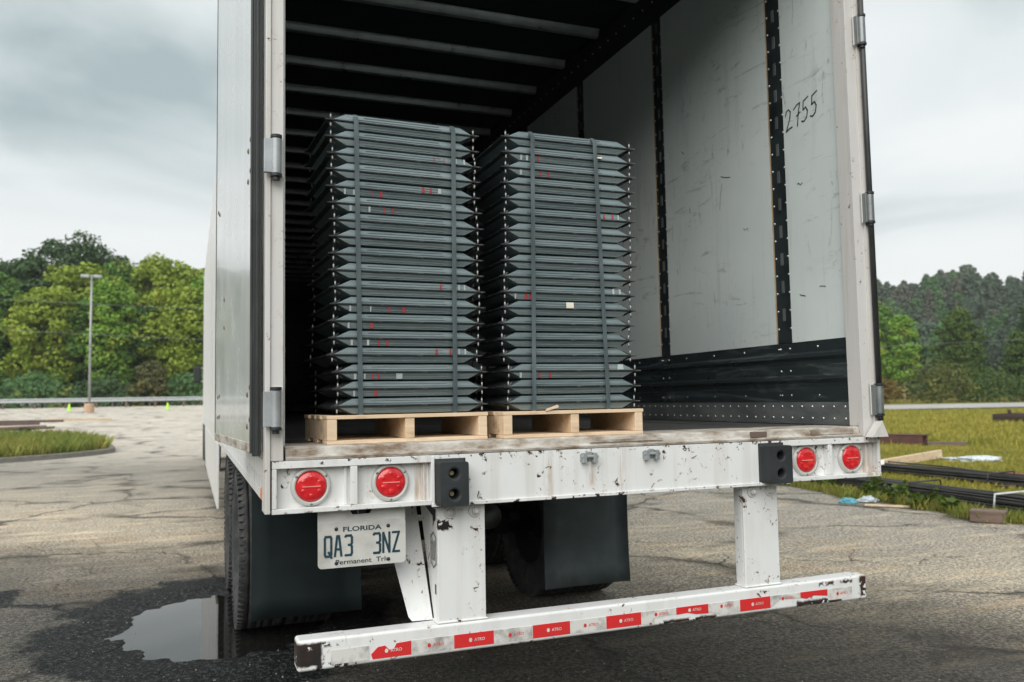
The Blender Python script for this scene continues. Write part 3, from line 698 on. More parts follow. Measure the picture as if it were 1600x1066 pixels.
lp = part(mb, 'license_plate', 'plate', label='white Florida trailer plate reading QA3 3NZ')
mb = MB(); O = Vector((PX, .0402, PZ))
G = {'Q': [[(.12, .0), (0, .1), (0, .9), (.12, 1), (.88, 1), (1, .9), (1, .12), (.88, 0), (.12, 0)], [(.6, .2), (1.02, -.07)]], 'A': [[(0, 0), (.35, 1), (.65, 1), (1, 0)], [(.17, .33), (.83, .33)]],
     '3': [[(0, .95), (.12, 1), (.85, 1), (1, .9), (1, .62), (.85, .52), (.5, .52)], [(.85, .5), (1, .42), (1, .1), (.86, 0), (0, 0)]], 'N': [[(0, 0), (0, 1)], [(.03, 1), (.97, 0)], [(1, 0), (1, 1)]], 'Z': [[(0, 1), (1, 1), (.04, 0), (1, 0)]]}
k_ = 0
for ch, cx in zip('QA33NZ', (-.118, -.084, -.048, .050, .083, .117)):
    for st_ in G[ch]:
        k_ += 1; mb.ribbon([(cx-.0108+.0216*a, -.036+.066*b) for a, b in st_], .0078, O+BACK*.0003*(k_ % 3), X3, Z3, BACK, .0007)
add_text(mb, 'FLORIDA', O+Z3*.052, X3, Z3, BACK, .134, .0165, 0, bold=.022)
add_text(mb, 'Permanent  Trlr', O-Z3*.058, X3, Z3, BACK, .185, .0165, 1)
part(mb, 'lettering', ['lettering', 'darkink'], parent=lp)
for dx, dz in ((-.09, .054), (.09, .054), (-.09, -.061), (.09, -.061)):
    mb = MB(); mb.dome((PX+dx, .0398, PZ+dz), BACK, .0068, .6, 8); part(mb, 'screw', 'black', parent=lp)
# underride guard
GF = .024; GB = .111; ZB, ZT = .5, .6035
mb = MB(); mb.box(-1.15, 1.15, GF+.0012, GB-.001, ZB+.001, ZT-.0012)
mb.box(-1.21, -1.041, GF, GB, ZB, ZT); mb.box(1.001, 1.21, GF, GB, ZB, ZT)
ug = part(mb, 'underride_guard', 'guard', .011, seg=3)
def gpost(x0, x1, web_left):
    mb = MB(); yf = .036
    mb.box(x0, x1, yf, yf+.012, ZT-.004, 1.0255)
    if web_left:
        mb.prism([(yf+.0125, 1.0255), (yf+.0125, ZT-.004), (yf+.06, ZT-.004), (.29, 1.0255)], 0, x0, x0+.009)
        mb.prism([(yf+.0125, 1.0255), (yf+.0125, ZT-.004), (yf+.03, ZT-.004), (yf+.05, 1.0255)], 0, x1-.009, x1)
    else:
        mb.box(x0, x0+.009, yf+.0125, .1, ZT-.004, 1.0255)
        mb.prism([(yf+.0125, 1.0255), (yf+.0125, ZT-.004), (yf+.06, ZT-.004), (.29, 1.0255)], 0, x1-.009, x1)
    mb.box(x0-.006, x1+.006, yf-.006, .105, ZT-.0005, ZT+.006)
    p = part(mb, 'guard_post', 'post', .003, ug)
    for bx in (x0+.045, x1-.04):
        m2 = MB(); m2.lathe([(.0001, -.006), (.0215, -.006), (.0235, -.003), (.0235, 0)], (bx, yf, .992), 1, 20, smooth=False)
        m2.lathe([(.0001, -.017), (.0125, -.017), (.0135, -.006)], (bx, yf, .992), 1, 6, smooth=False); m2.tube([(bx, yf-.017, .992), (bx, yf-.024, .992)], .007, 8)
        part(m2, 'bolt', 'bolt', .0008, ug)
    return p
gpost(-.720, -.541, True); gpost(.588, .762, False)
mb = MB()  # swept-back brace plate beside the left post
mb.add([(-.880, .30, 1.026), (-.735, .30, 1.026), (-.723, .10, .604), (-.800, .10, .606), (-.812, .105, .622),
        (-.880, .306, 1.026), (-.735, .306, 1.026), (-.723, .106, .604), (-.800, .106, .606), (-.812, .111, .622)], [(0, 1, 2, 3, 4), (9, 8, 7, 6, 5), (0, 5, 6, 1), (1, 6, 7, 2), (2, 7, 8, 3), (3, 8, 9, 4), (4, 9, 5, 0)])
part(mb, 'brace_plate', 'post', .002, ug)
mb = MB()  # emblem on the web: outlined long hexagon with upright strokes
Oe = Vector((-.7205, .088, .855)); 
hexp = [(-.033, .045), (0, .062), (.033, .045), (.033, -.045), (0, -.062), (-.033, -.045), (-.033, .045)]
mb.ribbon(hexp, .007, Oe, Y3, Z3, -X3, .0016)
for pts in ([(-.02, .035), (-.012, -.035), (0, .03), (.012, -.035), (.02, .035)],): mb.ribbon(pts, .006, Oe, Y3, Z3, -X3, .0022)
part(mb, 'emblem', 'dull', parent=ug)
mb = MB(); mb.prism([(.06, 1.0), (.06, .965), (.2, 1.0), (.2, 1.022)], 0, -.7206, -.7201); mb.box(-.7206, -.7201, .06, .078, .70, .735); part(mb, 'web_slot', 'black', parent=ug)
# conspicuity tape
zt0, zt1 = .5145, .5615
tp = [(-1.10, -.972, 0), (-.97, -.823, 1), (-.821, -.669, 0), (-.667, -.518, 1), (-.516, -.367, 0), (-.365, -.215, 1), (-.213, -.064, 0), (-.062, .088, 1), (.09, .245, 0), (.247, .395, 1), (.397, .546, 0), (.548, .697, 1), (.699, .85, 0), (.852, .993, 1), (.995, 1.125, 0)]
rt_ = random.Random(11)
for i, (a, b, red) in enumerate(tp):
    mb = MB(); yv = GF+.0008 if (a > -1.04 and b < 1.0) else GF-.0003
    torn = {1: [(a+.012, zt0), (b, zt0), (b, zt1), (a+.095, zt1-.003), (a+.085, zt1-.02), (a+.07, zt1-.022), (a+.055, zt1-.006), (a+.03, zt1-.008), (a+.006, zt1-.03)],
            9: [(a, zt0+.02), (a+.05, zt0+.022), (a+.09, zt0+.013), (b, zt0+.010), (b, zt1), (a, zt1)], 13: [(a, zt0+.025), (a+.03, zt0+.018), (a+.07, zt0+.028), (b, zt0+.02), (b, zt1), (a, zt1)],
            8: [(a, zt0), (a+.03, zt0), (a+.055, zt0+.018), (b, zt0+.024), (b, zt1), (a, zt1)], 10: [(a, zt0+.012), (a+.03, zt0+.006), (a+.05, zt0), (b, zt0), (b, zt1), (a, zt1)], 12: [(a, zt0), (a+.05, zt0+.03), (b, zt0+.024), (b, zt1), (a, zt1)]}.get(i, [(a, zt0), (b, zt0), (b, zt1), (a, zt1)])
    mb.prism(torn, 1, yv-.0012, yv+.0008)
    tcx = (a+b)/2+.012; tcz = (zt0+zt1)/2+(.008 if i in (9, 13, 10, 12, 8) else 0)
    if i > 0 and i != 13:
        add_text(mb, 'ATRO', (tcx+.008, yv-.0012, tcz), X3, Z3, BACK, .040, .011, 1, .0006)
        ring = [(tcx-.026+.0065*math.cos(k*PI/4), tcz+.0075*math.sin(k*PI/4)) for k in range(8)]
        mb.add([(p[0], yv-.0018, p[1]) for p in ring], [tuple(range(8))], 1)
    part(mb, 'reflective_tape', ['tapered' if red else 'tapewhite', 'tapewhite' if red else 'tapered'], parent=ug)
# running gear
def wheel(x0, x1, y):
    Rr = .515; cx = (x0+x1)/2; hw = (x1-x0)/2
    NS = 120
    mb = MB()
    def rad(k, o): return 1.0 if abs(o) < hw*.78 else (1-.03*((k % 2) < 1) if abs(o) > hw*.9 and abs(o) < hw*1.01 else 1)
    prof = [(.285, -hw*.72), (.33, -hw*.95), (.42, -hw*1.03), (.475, -hw*1.0), (.503, -hw*.93), (.512, -hw*.8), (Rr, -hw*.62), (Rr-.014, -hw*.6), (Rr-.014, -hw*.56), (Rr, -hw*.54), (Rr, -hw*.2), (Rr-.014, -hw*.18), (Rr-.014, -hw*.14), (Rr, -hw*.12)]
    prof = prof + [(r_, -o) for r_, o in reversed(prof)]
    mb.lathe(prof, (0, 0, 0), 0, NS, rad=rad)
    wh = thing('wheel', None, None); wh.parent = T; wh.location = (cx, y, Rr-.012)
    mb.build('tyre', 'tyre', wh)
    tb = MB()
    for k in range(72):
        a = 2*PI*k/72; ca, sa = math.cos(a), math.sin(a); h2 = .0125
        for sd_ in (-1, 1):
            v = [(xx, rr_*ca-tt*sa, rr_*sa+tt*ca) for xx in (sd_*hw*.80, sd_*hw*1.045) for rr_, tt in ((.488, -h2), (.488, h2), (.5165 if abs(xx) < hw else .511, h2), (.5165 if abs(xx) < hw else .511, -h2))]
            tb.add(v, [(0, 1, 2, 3), (7, 6, 5, 4), (0, 4, 5, 1), (1, 5, 6, 2), (2, 6, 7, 3), (3, 7, 4, 0)])
    tb.build('tread_blocks', 'tyre', wh, kind='stuff')
    mb = MB(); mb.lathe([(.287, -hw*.75), (.275, -hw*.6), (.26, -.01), (.12, .0), (.10, -.06), (.0001, -.06)], (0, 0, 0), 0, 32); mb.lathe([(.287, hw*.75), (.275, hw*.6), (.26, .02), (.12, .03), (.0001, .03)], (0, 0, 0), 0, 32)
    mb.build('rim', 'chassis', wh); return wh
for y in (2.78, 4.02):
    for x0, x1 in ((-1.27, -1.015), (-.975, -.72), (.70, .955), (.995, 1.25)): wheel(x0, x1, y)
    mb = MB(); mb.tube([(-1.0, y, .505), (1.0, y, .505)], .065, 14); part(mb, 'axle', 'chassis')
    for sx in (-1, 1):
        mb = MB(); mb.lathe([(.0001, -.1), (.075, -.1), (.09, -.05), (.09, .0), (.075, .06), (.0001, .06)], (sx*.32, y-.28, .62), 1, 16); mb.tube([(sx*.32, y-.2, .62), (sx*.45, y-.05, .6)], .02, 8); part(mb, 'brake_chamber', 'dull')
        mb = MB(); mb.box(sx*.5-.04, sx*.5+.04, y-.35, y+.35, .58, .64); mb.box(sx*.5-.05, sx*.5+.05, y-.08, y+.08, .45, .6); part(mb, 'suspension_arm', 'chassis', .004)
for sx in (-1, 1):
    mb = MB(); mb.box(sx*.48-.05, sx*.48+.05, 2.3, 8, .86, 1.06); part(mb, 'chassis_rail', 'chassis', .004)
mb = MB()
for y in np.arange(.5, LEN, .32): mb.box(-1.27, 1.27, y, y+.05, 1.07, 1.19)
part(mb, 'cross_members', 'chassis', kind='stuff')
mb = MB(); mb.tube([(-.3, 5.3, .72), (.35, 5.3, .72)], .13, 16); mb.tube([(-.3, 1.6, .86), (.3, 1.6, .86)], .022, 8); part(mb, 'air_tank', 'chassis')
for sx, x0, x1, y, z0 in ((-1, -1.222, -.605, 2.07, .185), (1, .588, 1.2, 2.12, .172)):
    mb = MB(); K = 8
    fr = []; 
    for i in range(K+1):
        t = i/K; z = 1.06+(z0-1.06)*t; yy = y+.025*math.sin(t*2.2)-.02*t*t
        for j in range(7):
            q_ = j/6; fr.append((x0+(x1-x0)*q_+.004*math.sin(t*3+q_*4), yy+.012*math.sin(q_*5+t*2)*t, z+.008*math.sin(q_*3)*t))
    back = [(a, b+.009, c) for a, b, c in fr]; nn = len(fr)
    f = [(i*7+j, i*7+j+1, (i+1)*7+j+1, (i+1)*7+j) for i in range(K) for j in range(6)]
    mb.add(fr, f, 0, True); mb.add(back, [tuple(reversed(q)) for q in f], 0, True)
    for i in range(K):
        for j in (0, 6): a = i*7+j; mb.f.append([a, a+7, nn+a+7, nn+a]); mb.mi.append(0); mb.sm.append(False)
    for j in range(6): a = K*7+j; mb.f.append([a, a+1, nn+a+1, nn+a]); mb.mi.append(0); mb.sm.append(False)
    fl = part(mb, 'mud_flap', 'flapshade' if sx < 0 else 'flap')
    mb = MB(); mb.box(x0+.005, x1-.005, y-.012, y-.004, 1.0, 1.05); part(mb, 'flap_hanger', 'galv', parent=fl)
    mb = MB()
    for q_ in (.06, .5, .94): mb.dome((x0+(x1-x0)*q_, y-.0045, .965), BACK, .012, .5, 8)
    part(mb, 'flap_bolts', 'alu', parent=fl, kind='stuff')
mb = MB(); mb.box(-1.314, -1.299, .18, .235, 1.055, 1.10); part(mb, 'marker_light', 'amber', .006)

# ------------------------------------------------------------------ tractor far in front (only its mirror shows)
K_ = thing('truck_cab', 'grey truck cab hidden ahead of the trailer with a black mirror sticking out', 'truck', (0, 17.1, 0))
mb = MB(); mb.prism([(0, .9), (0, 3.75), (1.0, 3.8), (1.7, 2.75), (2.0, 1.9), (3.6, 1.7), (3.75, .6), (0, .6)], 0, -1.16, 1.16); mb.build('body', 'cabred', K_, .05)
mb = MB(); mb.prism([(1.12, 3.6), (1.78, 2.72), (1.96, 1.98), (.9, 1.98), (.9, 3.4)], 0, -1.17, 1.17); mb.build('window', 'glass', K_)
mb = MB(); mb.box(-1.1, 1.1, -1.6, 3.4, .6, .95); mb.build('frame', 'chassis', K_, .01)
mb = MB(); mb.box(-1.47, -1.31, .85, .95, 1.92, 2.30); mr_ = mb.build('mirror', 'black', K_, .03)
mb = MB(); mb.tube([(-1.16, .95, 2.25), (-1.39, .9, 2.27)], .015, 8); mb.tube([(-1.16, .95, 1.95), (-1.39, .9, 1.95)], .015, 8); mb.build('mirror_arm', 'alu', mr_)
for y in (-.9, 2.7):
    for x in (-1.08, 1.08):
        mb = MB(); mb.lathe([(.29, -.13), (.45, -.15), (.51, -.12), (.515, 0), (.51, .12), (.45, .15), (.29, .13)], (x, y, .505), 0, 40); mb.lathe([(.28, -.12), (.25, -.03), (.0001, -.03)], (x, y, .505), 0, 24); mb.build('wheel', 'tyre', K_)

# ------------------------------------------------------------------ PALLETS AND STACKS
def pallet(name_label, x0, x1, y, dep, dy):
    P_ = thing('pallet', name_label, 'pallet', (x0, y, FZ), math.atan2(dy, x1-x0), 'wooden pallets at the trailer edge')
    w = x1-x0; H = .100; bt = .013
    for i, sx in enumerate((0, w/2-.018, w-.036)):
        mb = MB(); mb.box(sx+.001, sx+.035, .004*i % .007, dep, bt+.0006, H-bt-.0006); mb.build('stringer', 'pine', P_, .002)
    yy = 0
    for i, bw_ in enumerate((.085, .07, .07, .085)):
        y0 = i*(dep-.085)/3
        mb = MB(); mb.box(-.003*(i % 2), w+.003*((i+1) % 2), y0-.002*(i % 2), y0+bw_, H-bt, H); mb.build('deck_board', 'pine', P_, .0015)
    for y0 in (0, dep/2-.04, dep-.085):
        mb = MB(); mb.box(0, w, y0+.001, y0+.085, 0.0005, bt); mb.build('bottom_board', 'pine', P_, .0015)
    return P_
PA = (-1.108, -.512, .045, .44, .026); PB = (-.462, .128, .035, .40, .0)
pallet('pine pallet under the left, taller-looking stack nearest the open left door', *PA)
pallet('pine pallet under the right stack, in the middle of the doorway', *PB)
mb = MB(); mb.add([(-.02, 0, 0), (.05, .01, .012), (.045, .022, .012), (-.02, .012, 0), (.0, .005, .004)], [(0, 1, 2, 3)]); 
mb = MB(); mb.prism([(0, 0), (.055, .014), (.05, .024), (.003, .009)], 1, 0, .006)
mb.build('wood_splinter', 'pine', None, .001, label='loose splinter of pale wood leaning on the front of the right pallet', cat='wood scrap', loc=(-.292, .03, FZ+.098))
HU = .0604
def tray_meshes(w, d):
    """two mated pans with a wide flange between them"""
    hx, hy = w/2, d/2; out = {}
    def pan(s):
        mb = MB(); ix, iy = .048, .002
        a = [(-hx+.028, -hy+.0075), (hx-.028, -hy+.0075), (hx-.028, hy-.0075), (-hx+.028, hy-.0075)]
        b = [(x-math.copysign(ix, x), y-math.copysign(iy, y)) for x, y in a]
        z0, z1 = s*.0026, s*.0271
        lv = [(a, z0), ([(p[0]+(q[0]-p[0])*.42, p[1]+(q[1]-p[1])*.35) for p, q in zip(a, b)], s*.0125), ([(p[0]+(q[0]-p[0])*.48, p[1]+(q[1]-p[1])*.55) for p, q in zip(a, b)], s*.0142), (b, z1-s*.001), ([(p[0]*.99, p[1]*.99) for p in b], z1)]
        v = [(x, y, z) for ps, z in lv for x, y in ps]
        f = [(i*4+k, i*4+(k+1) % 4, (i+1)*4+(k+1) % 4, (i+1)*4+k) for i in range(len(lv)-1) for k in range(4)] + [(16, 17, 18, 19), (3, 2, 1, 0)]
        if s < 0: f = [tuple(reversed(q)) for q in f]
        mb.add(v, f)
        # long moulded ribs on the front slope
        for (t, xx0, xx1) in ((.30, .05, w*.70), (.68, .08, w*.62)):
            yv = -hy+.0075+iy*t*.85; zv = z0+(z1-z0)*t; xa = -hx+.06+xx0
            mb.add([(xa, yv-.0022, zv), (xa+xx1*.8, yv-.0022, zv), (xa+xx1*.8-.02, yv+.002, zv+s*.0042), (xa+.02, yv+.002, zv+s*.0042), (xa+.01, yv+.002, zv-s*.003), (xa+xx1*.8-.01, yv+.002, zv-s*.003)], [(0, 1, 2, 3), (0, 4, 5, 1)])
        return mb
    out['up'] = pan(1); out['lo'] = pan(-1)
    mb = MB(); c = .018                                   # flange with drawn-out corner tips
    p = [(-hx, -hy), (-hx+c*2, -hy+.0015), (hx-c*2, -hy+.0015), (hx, -hy), (hx-.006, -hy+c*2), (hx-.006, hy-c*2), (hx, hy), (hx-c*2, hy-.0015), (-hx+c*2, hy-.0015), (-hx, hy), (-hx+.006, hy-c*2), (-hx+.006, -hy+c*2)]
    mb.prism(p, 2, -.0025, .0025); out['fl'] = mb
    mb = MB()                                             # corner gussets, the little fins at the tips
    for sx in (-1, 1):
        for sz in (-1, 1):
            mb.prism([(sx*(hx-.036), 0), (sx*(hx-.004), sz*.0025), (sx*(hx-.028), sz*.013), (sx*(hx-.045), sz*.022)] if sx*sz > 0 else [(sx*(hx-.045), sz*.022), (sx*(hx-.028), sz*.013), (sx*(hx-.004), sz*.0025), (sx*(hx-.036), 0)], 1, -hy+.03, -hy+.033)
    out['fin'] = mb
    mb = MB()
    for sx in (-1, 1):
        for sy in (-1, 1):
            for z0, z1 in ((-.023, -.010), (.006, .021)): mb.tube([(sx*(hx-.022), sy*(hy-.010), z0), (sx*(hx-.022), sy*(hy-.010), z1)], .0029, 6)
            mb.tube([(sx*(hx-.022), sy*(hy-.010), -.0285), (sx*(hx-.022), sy*(hy-.010), .0285)], .0016, 5, 1)
    out['pin'] = mb
    return out
ORD = ['topmost', 'second from the top', 'third from the top', 'fourth from the top', 'fifth from the top', 'sixth from the top', 'seventh from the top', 'eighth from the top', 'ninth from the top',
       'tenth from the top', 'eighth from the bottom', 'seventh from the bottom', 'sixth from the bottom', 'fifth from the bottom', 'fourth from the bottom', 'third from the bottom', 'second from the bottom', 'lowest, on the pallet']
# paint marks: tray index from top -> list of (x along front 0..1, half, colour, width); half +1 upper pan, -1 lower
marksA = {2: [(.72, 1, 'r', .5), (.8, 1, 'r', .4), (.9, 1, 'w', 1), (.965, 1, 'w', 1)], 4: [(.04, -1, 'w', 1), (.11, -1, 'w', 1.6), (.31, -1, 'r', 1.4), (.24, -1, 'r', .6), (.64, 1, 'r', 1.6), (.70, 1, 'r', 1.2), (.77, 1, 'w', 2), (.88, 1, 'w', 1)],
          5: [(.07, -1, 'w', 1.2), (.21, -1, 'w', 1), (.32, -1, 'r', .8), (.39, -1, 'r', .9)], 10: [(.745, 1, 'r', 1.2), (.84, 1, 'r', .9), (.89, 1, 'w', 1), (.935, 1, 'w', 1)], 11: [(.05, -1, 'w', 1), (.20, -1, 'w', .6), (.34, -1, 'r', 1), (.45, -1, 'r', 1.5)],
          12: [(.05, -1, 'w', 1), (.13, -1, 'w', 1.8), (.22, -1, 'r', 1.4)], 13: [(.07, -1, 'w', 1.3), (.19, -1, 'w', 1.3), (.27, -1, 'r', .7), (.335, -1, 'r', 1.1)], 14: [(.73, 1, 'r', 1.4), (.84, 1, 'r', 1), (.91, 1, 'w', 1), (.96, 1, 'w', 1)],
          15: [(.07, -1, 'w', 1.4), (.14, -1, 'w', 1), (.20, -1, 'r', .7), (.245, -1, 'r', 1.1), (.40, -1, 'w', 3.5)], 16: [(.06, -1, 'w', 1), (.22, -1, 'r', 1.4)]}
marksB = {1: [(.07, -1, 'w', 1.4), (.12, -1, 'w', 1.4), (.22, -1, 'r', .8)], 2: [(.07, -1, 'w', 1.5), (.16, -1, 'w', .8), (.24, -1, 'r', .8), (.31, -1, 'r', 1)], 5: [(.82, 1, 'r', 1), (.90, 1, 'r', 1), (.95, 1, 'w', 1)], 10: [(.80, 1, 'r', 1), (.90, 1, 'w', 1.4), (.96, 1, 'w', 1.4), (.03, -1, 'w', 1), (.12, -1, 'r', 1.5), (.16, -1, 'r', 1)],
          11: [(.5, 1, 'l', 4.5)], 15: [(.04, -1, 'w', 1.4), (.15, -1, 'w', .6), (.2, -1, 'r', 1), (.29, -1, 'r', 1.2), (.81, 1, 'r', 1), (.92, 1, 'w', 4)]}
jr = random.Random(5)
def stack(side, cx, cy, w, d, marks, rz):
    tm = tray_meshes(w, d); proto = None; hy = d/2
    z = FZ+.1008+HU/2
    jx = {}
    for i in range(18):
        g = 0 if i < 5 else (-.012 if i < 9 else -.006)
        jx[i] = (jr.uniform(-.004, .004) + (-.010 if i in (3, 4, 5) else 0) + (.004 if i < 3 else 0) + (-.006*(i-7)/4 if i > 7 else 0)*(1 if side == 'left' else -1), jr.uniform(-.004, .004))
    for i in range(17, -1, -1):
        k = 17-i; mk = marks.get(i)
        extra = ''
        if mk:
            cs = {c for _, _, c, _ in mk}
            extra = ' with red and white paint dabs' if {'r', 'w'} <= cs else (' with a small paper label' if 'l' in cs else ' with paint dabs')
        label = f'black plastic tray, {ORD[i]} in {side} stack{extra}'
        loc = (cx+jx[k][0], cy+jx[k][1], z+HU*k); rot = rz+jr.uniform(-.006, .006)
        if proto is None:
            t = thing('plastic_tray', label, 'tray', loc, rot, 'black plastic trays strapped in two stacks')
            tm['up'].build('upper_pan', 'tray', t, .0014); tm['lo'].build('lower_pan', 'tray', t, .0014); tm['fl'].build('flange', 'rim', t, .0006, seg=1); tm['fin'].build('corner_fin', 'rim', t, kind='stuff'); tm['pin'].build('corner_pins', ['pin', 'black'], t, kind='stuff')
            proto = t
        else:
            t = copy_tree(proto); t['label'] = label; t.location = loc; t.rotation_euler = (0, 0, rot)
        if i in marks: marked.append((t, mk, w, hy))
marked = []
stack('left', -.808, .298, .590, .43, marksA, math.atan2(.026, .596)); stack('right', -.163, .260, .585, .40, marksB, 0)
for t, mk, w, hy in marked:
    mb = MB(); 
    for fx, half, c, wd in mk:
        x = -w/2+.05+fx*(w-.1); hw_ = .0036*wd; mi = {'r': 0, 'w': 1, 'l': 2}[c]
        z0, z1 = (.0048, .0248) if half > 0 else (-.0248, -.0048)
        def yy(z_): 
            q = (abs(z_)-.0026)/.0245
            return -hy+.0075+.002*(q*.9 if q < .39 else .35+(q-.39)/.61*.65)-.0022
        if c == 'l': z0, z1 = .0035, .026
        tp_ = .65 if c == 'r' and half > 0 else (1.0 if c != 'w' else .85)
        zs_ = [z0, (z0+z1)/2, z1]
        ws = [hw_*(1 if half > 0 else tp_), hw_*.9, hw_*(tp_ if half > 0 else 1)]
        if c == 'l': ws = [hw_]*3
        v = []
        for zz, ww in zip(zs_, ws): v += [(x-ww, yy(zz), zz), (x+ww, yy(zz), zz)]
        mb.add(v, [(0, 1, 3, 2), (2, 3, 5, 4)], mi)
    if any(c == 'l' for _, _, c, _ in mk):
        x = -w/2+.05+.5*(w-.1); ring = []
        for q_ in range(5): mb.box(x-.013+q_*.0055, x-.010+q_*.0055, -hy+.013, -hy+.0134, .011+.002*(q_ % 2), .018, 3)
    mb.build('paint_marks', ['redmark', 'whitemark', 'label', 'mark'], t, kind='stuff')
mb = MB(); 
# straps: flat bands round each stack and under the top deck
def strap(x, yf, yb, ztop, zbot, label, lean=0):
    w2 = .0085; th = .0012
    P_ = [(yf+.004, zbot), (yf-.001, zbot+.05), (yf-.001, ztop-.022), (yf+.022, ztop+.001), (yb-.022, ztop+.001), (yb, ztop-.022), (yb, zbot)]
    mb = MB(); m_ = len(P_)
    for s_, off in ((0, 0), (1, th)):
        pass
    rings = []
    for i, (y, z) in enumerate(P_):
        py, pz = P_[max(0, i-1)]; qy, qz = P_[min(m_-1, i+1)]; d = Vector((qy-py, qz-pz)).normalized(); nn = Vector((-d.y, d.x)); xo = lean*(z-zbot)/(ztop-zbot)
        for s_ in (-w2, w2):
            for t_ in (0, th): rings.append((x+s_+xo, y+nn.x*t_, z+nn.y*t_))
    f = []
    for i in range(m_-1):
        a = i*4; b = a+4
        for p, q in ((0, 1), (1, 3), (3, 2), (2, 0)): f.append((a+p, a+q, b+q, b+p))
    mb.add(rings, f); mb.build('strap', 'strap', None, label=label, cat='strap', group='black straps round the tray stacks')
zt = FZ+.1008+HU*18
strap(-.985, .074, .52, zt, FZ+.086, 'black strap down the front of the left stack, near its left edge', -.012); strap(-.633, .086, .53, zt, FZ+.086, 'black strap down the front of the left stack, near its right edge', .006)
strap(-.330, .055, .46, zt, FZ+.086, 'black strap down the front of the right stack, near its left edge', .015); strap(-.012, .055, .46, zt, FZ+.086, 'black strap down the front of the right stack, near its right edge', -.035)
mb = MB(); mb.box(0, .036, 0, .0008, 0, .011); mb.build('paper_label', 'label', None, label='torn pale paper label near the top right of the right stack front', cat='label', loc=(-.045, .062, FZ+.1008+HU*16.62), rot=(R(-38), 0, R(-1)))
#---PART2---
# ------------------------------------------------------------------ vegetation
def leaf_material(name, yellow):
    n = NT(name); oi = n.n('ShaderNodeObjectInfo'); geo = n.n('ShaderNodeNewGeometry'); rpi = geo.outputs['Random Per Island']
    base = oi.outputs['Color']
    col = n.mix(n.mr(rpi, 0, 1, 0, .55), base, n.mix(1.0, base, (1.5, 1.45, 1.1), 'MULTIPLY'))
    nz_ = n.noise(.55, 4, .6); col = n.mix(n.mr(nz_, .35, .65, 0, .5), col, n.mix(1.0, base, (.62, .72, .75), 'MULTIPLY'))
    if yellow: col = n.mix(n.mr(n.noise(.35, 4, .6, vec=n.vm('ADD', n.P, (7, 3, 1))), .54, .70, 0, .6), col, (.42, .36, .05))
    n.set(n.b.inputs['Base Color'], col); n.b.inputs['Roughness'].default_value = .6; n.b.inputs['Specular IOR Level'].default_value = .25
    tr = n.n('ShaderNodeBsdfTranslucent'); n.set(tr.inputs[0], n.mix(1.0, col, (1.2, 1.3, .6), 'MULTIPLY'))
    mx = n.n('ShaderNodeMixShader'); mx.inputs[0].default_value = .22
    n.t.links.new(n.b.outputs[0], mx.inputs[1]); n.t.links.new(tr.outputs[0], mx.inputs[2]); n.t.links.new(mx.outputs[0], n.out.inputs[0]); return n.m
M['leaf'] = leaf_material('leaves', False); M['leafy'] = leaf_material('leaves_turning', True)
plain('bark', 'grey_bark', (.13, .12, .105), .9, bump=.6); plain('barkp', 'pale_bark', (.30, .29, .27), .9, bump=.5)
def cards(centers, nrm, size, rs, aspect=1.5):
    N = len(centers); t = rs.normal(size=(N, 3)); a = np.cross(nrm, t); a /= np.linalg.norm(a, axis=1)[:, None]+1e-9; b = np.cross(nrm, a); b /= np.linalg.norm(b, axis=1)[:, None]+1e-9
    s = size*rs.uniform(.6, 1.3, (N, 1)); A = a*s*.5*aspect; B = b*s*.5
    v = np.stack([centers-A, centers-B*1.0+A*.1, centers+A, centers+B*1.0+A*.1], 1).reshape(-1, 3)
    return v, np.arange(N*4).reshape(-1, 4)
def mesh_np(name, v, f, mat):
    me = bpy.data.meshes.new(name); N = len(v); F = len(f); k = f.shape[1]
    me.vertices.add(N); me.vertices.foreach_set('co', v.astype(np.float32).ravel()); me.loops.add(F*k); me.loops.foreach_set('vertex_index', f.astype(np.int32).ravel())
    me.polygons.add(F); me.polygons.foreach_set('loop_start', (np.arange(F)*k).astype(np.int32)); me.polygons.foreach_set('loop_total', np.full(F, k, np.int32))
    me.materials.append(M[mat]); me.update(); me.validate(); return me
def crown_mesh(name, seed, H, Wd, z0, kind, nclump, per, leaf, mat):
    rs = np.random.default_rng(seed); C = []; Nn = []; ends = []
    for i in range(nclump):
        t = (i+.5)/nclump; z = z0+(H-z0)*(t**.85)
        u = (z-z0)/(H-z0)
        if kind == 'oval': rad = Wd*.5*math.sin(PI*min(.97, .12+.86*u))**.75
        elif kind == 'cone': rad = Wd*.5*(1.05-u)**.8
        elif kind == 'spread': rad = Wd*.5*(.35+.65*math.sin(PI*min(1, .1+.8*u)))
        else: rad = Wd*.5*math.sqrt(max(.05, 1-u*u))
        a = i*2.39996+rs.uniform(-.5, .5); rr = rad*math.sqrt(rs.uniform(.12, 1.0))*rs.uniform(.75, 1.12)
        c = np.array([rr*math.cos(a), rr*math.sin(a), z+rs.uniform(-.4, .4)]); ends.append(c)
        cr = Wd*rs.uniform(.10, .19)*(1.1 if kind != 'cone' else .8)
        d = rs.normal(size=(per, 3)); d /= np.linalg.norm(d, axis=1)[:, None]
        sh = rs.uniform(.35, 1.0, (per, 1))**.6
        C.append(c+d*sh*cr*np.array([1.15, 1.15, .72])); nn = d*.7+np.array([0, 0, .55])+rs.normal(size=(per, 3))*.55; Nn.append(nn/np.linalg.norm(nn, axis=1)[:, None])
    v, f = cards(np.concatenate(C), np.concatenate(Nn), leaf, rs)
    return mesh_np(name, v, f, mat), ends
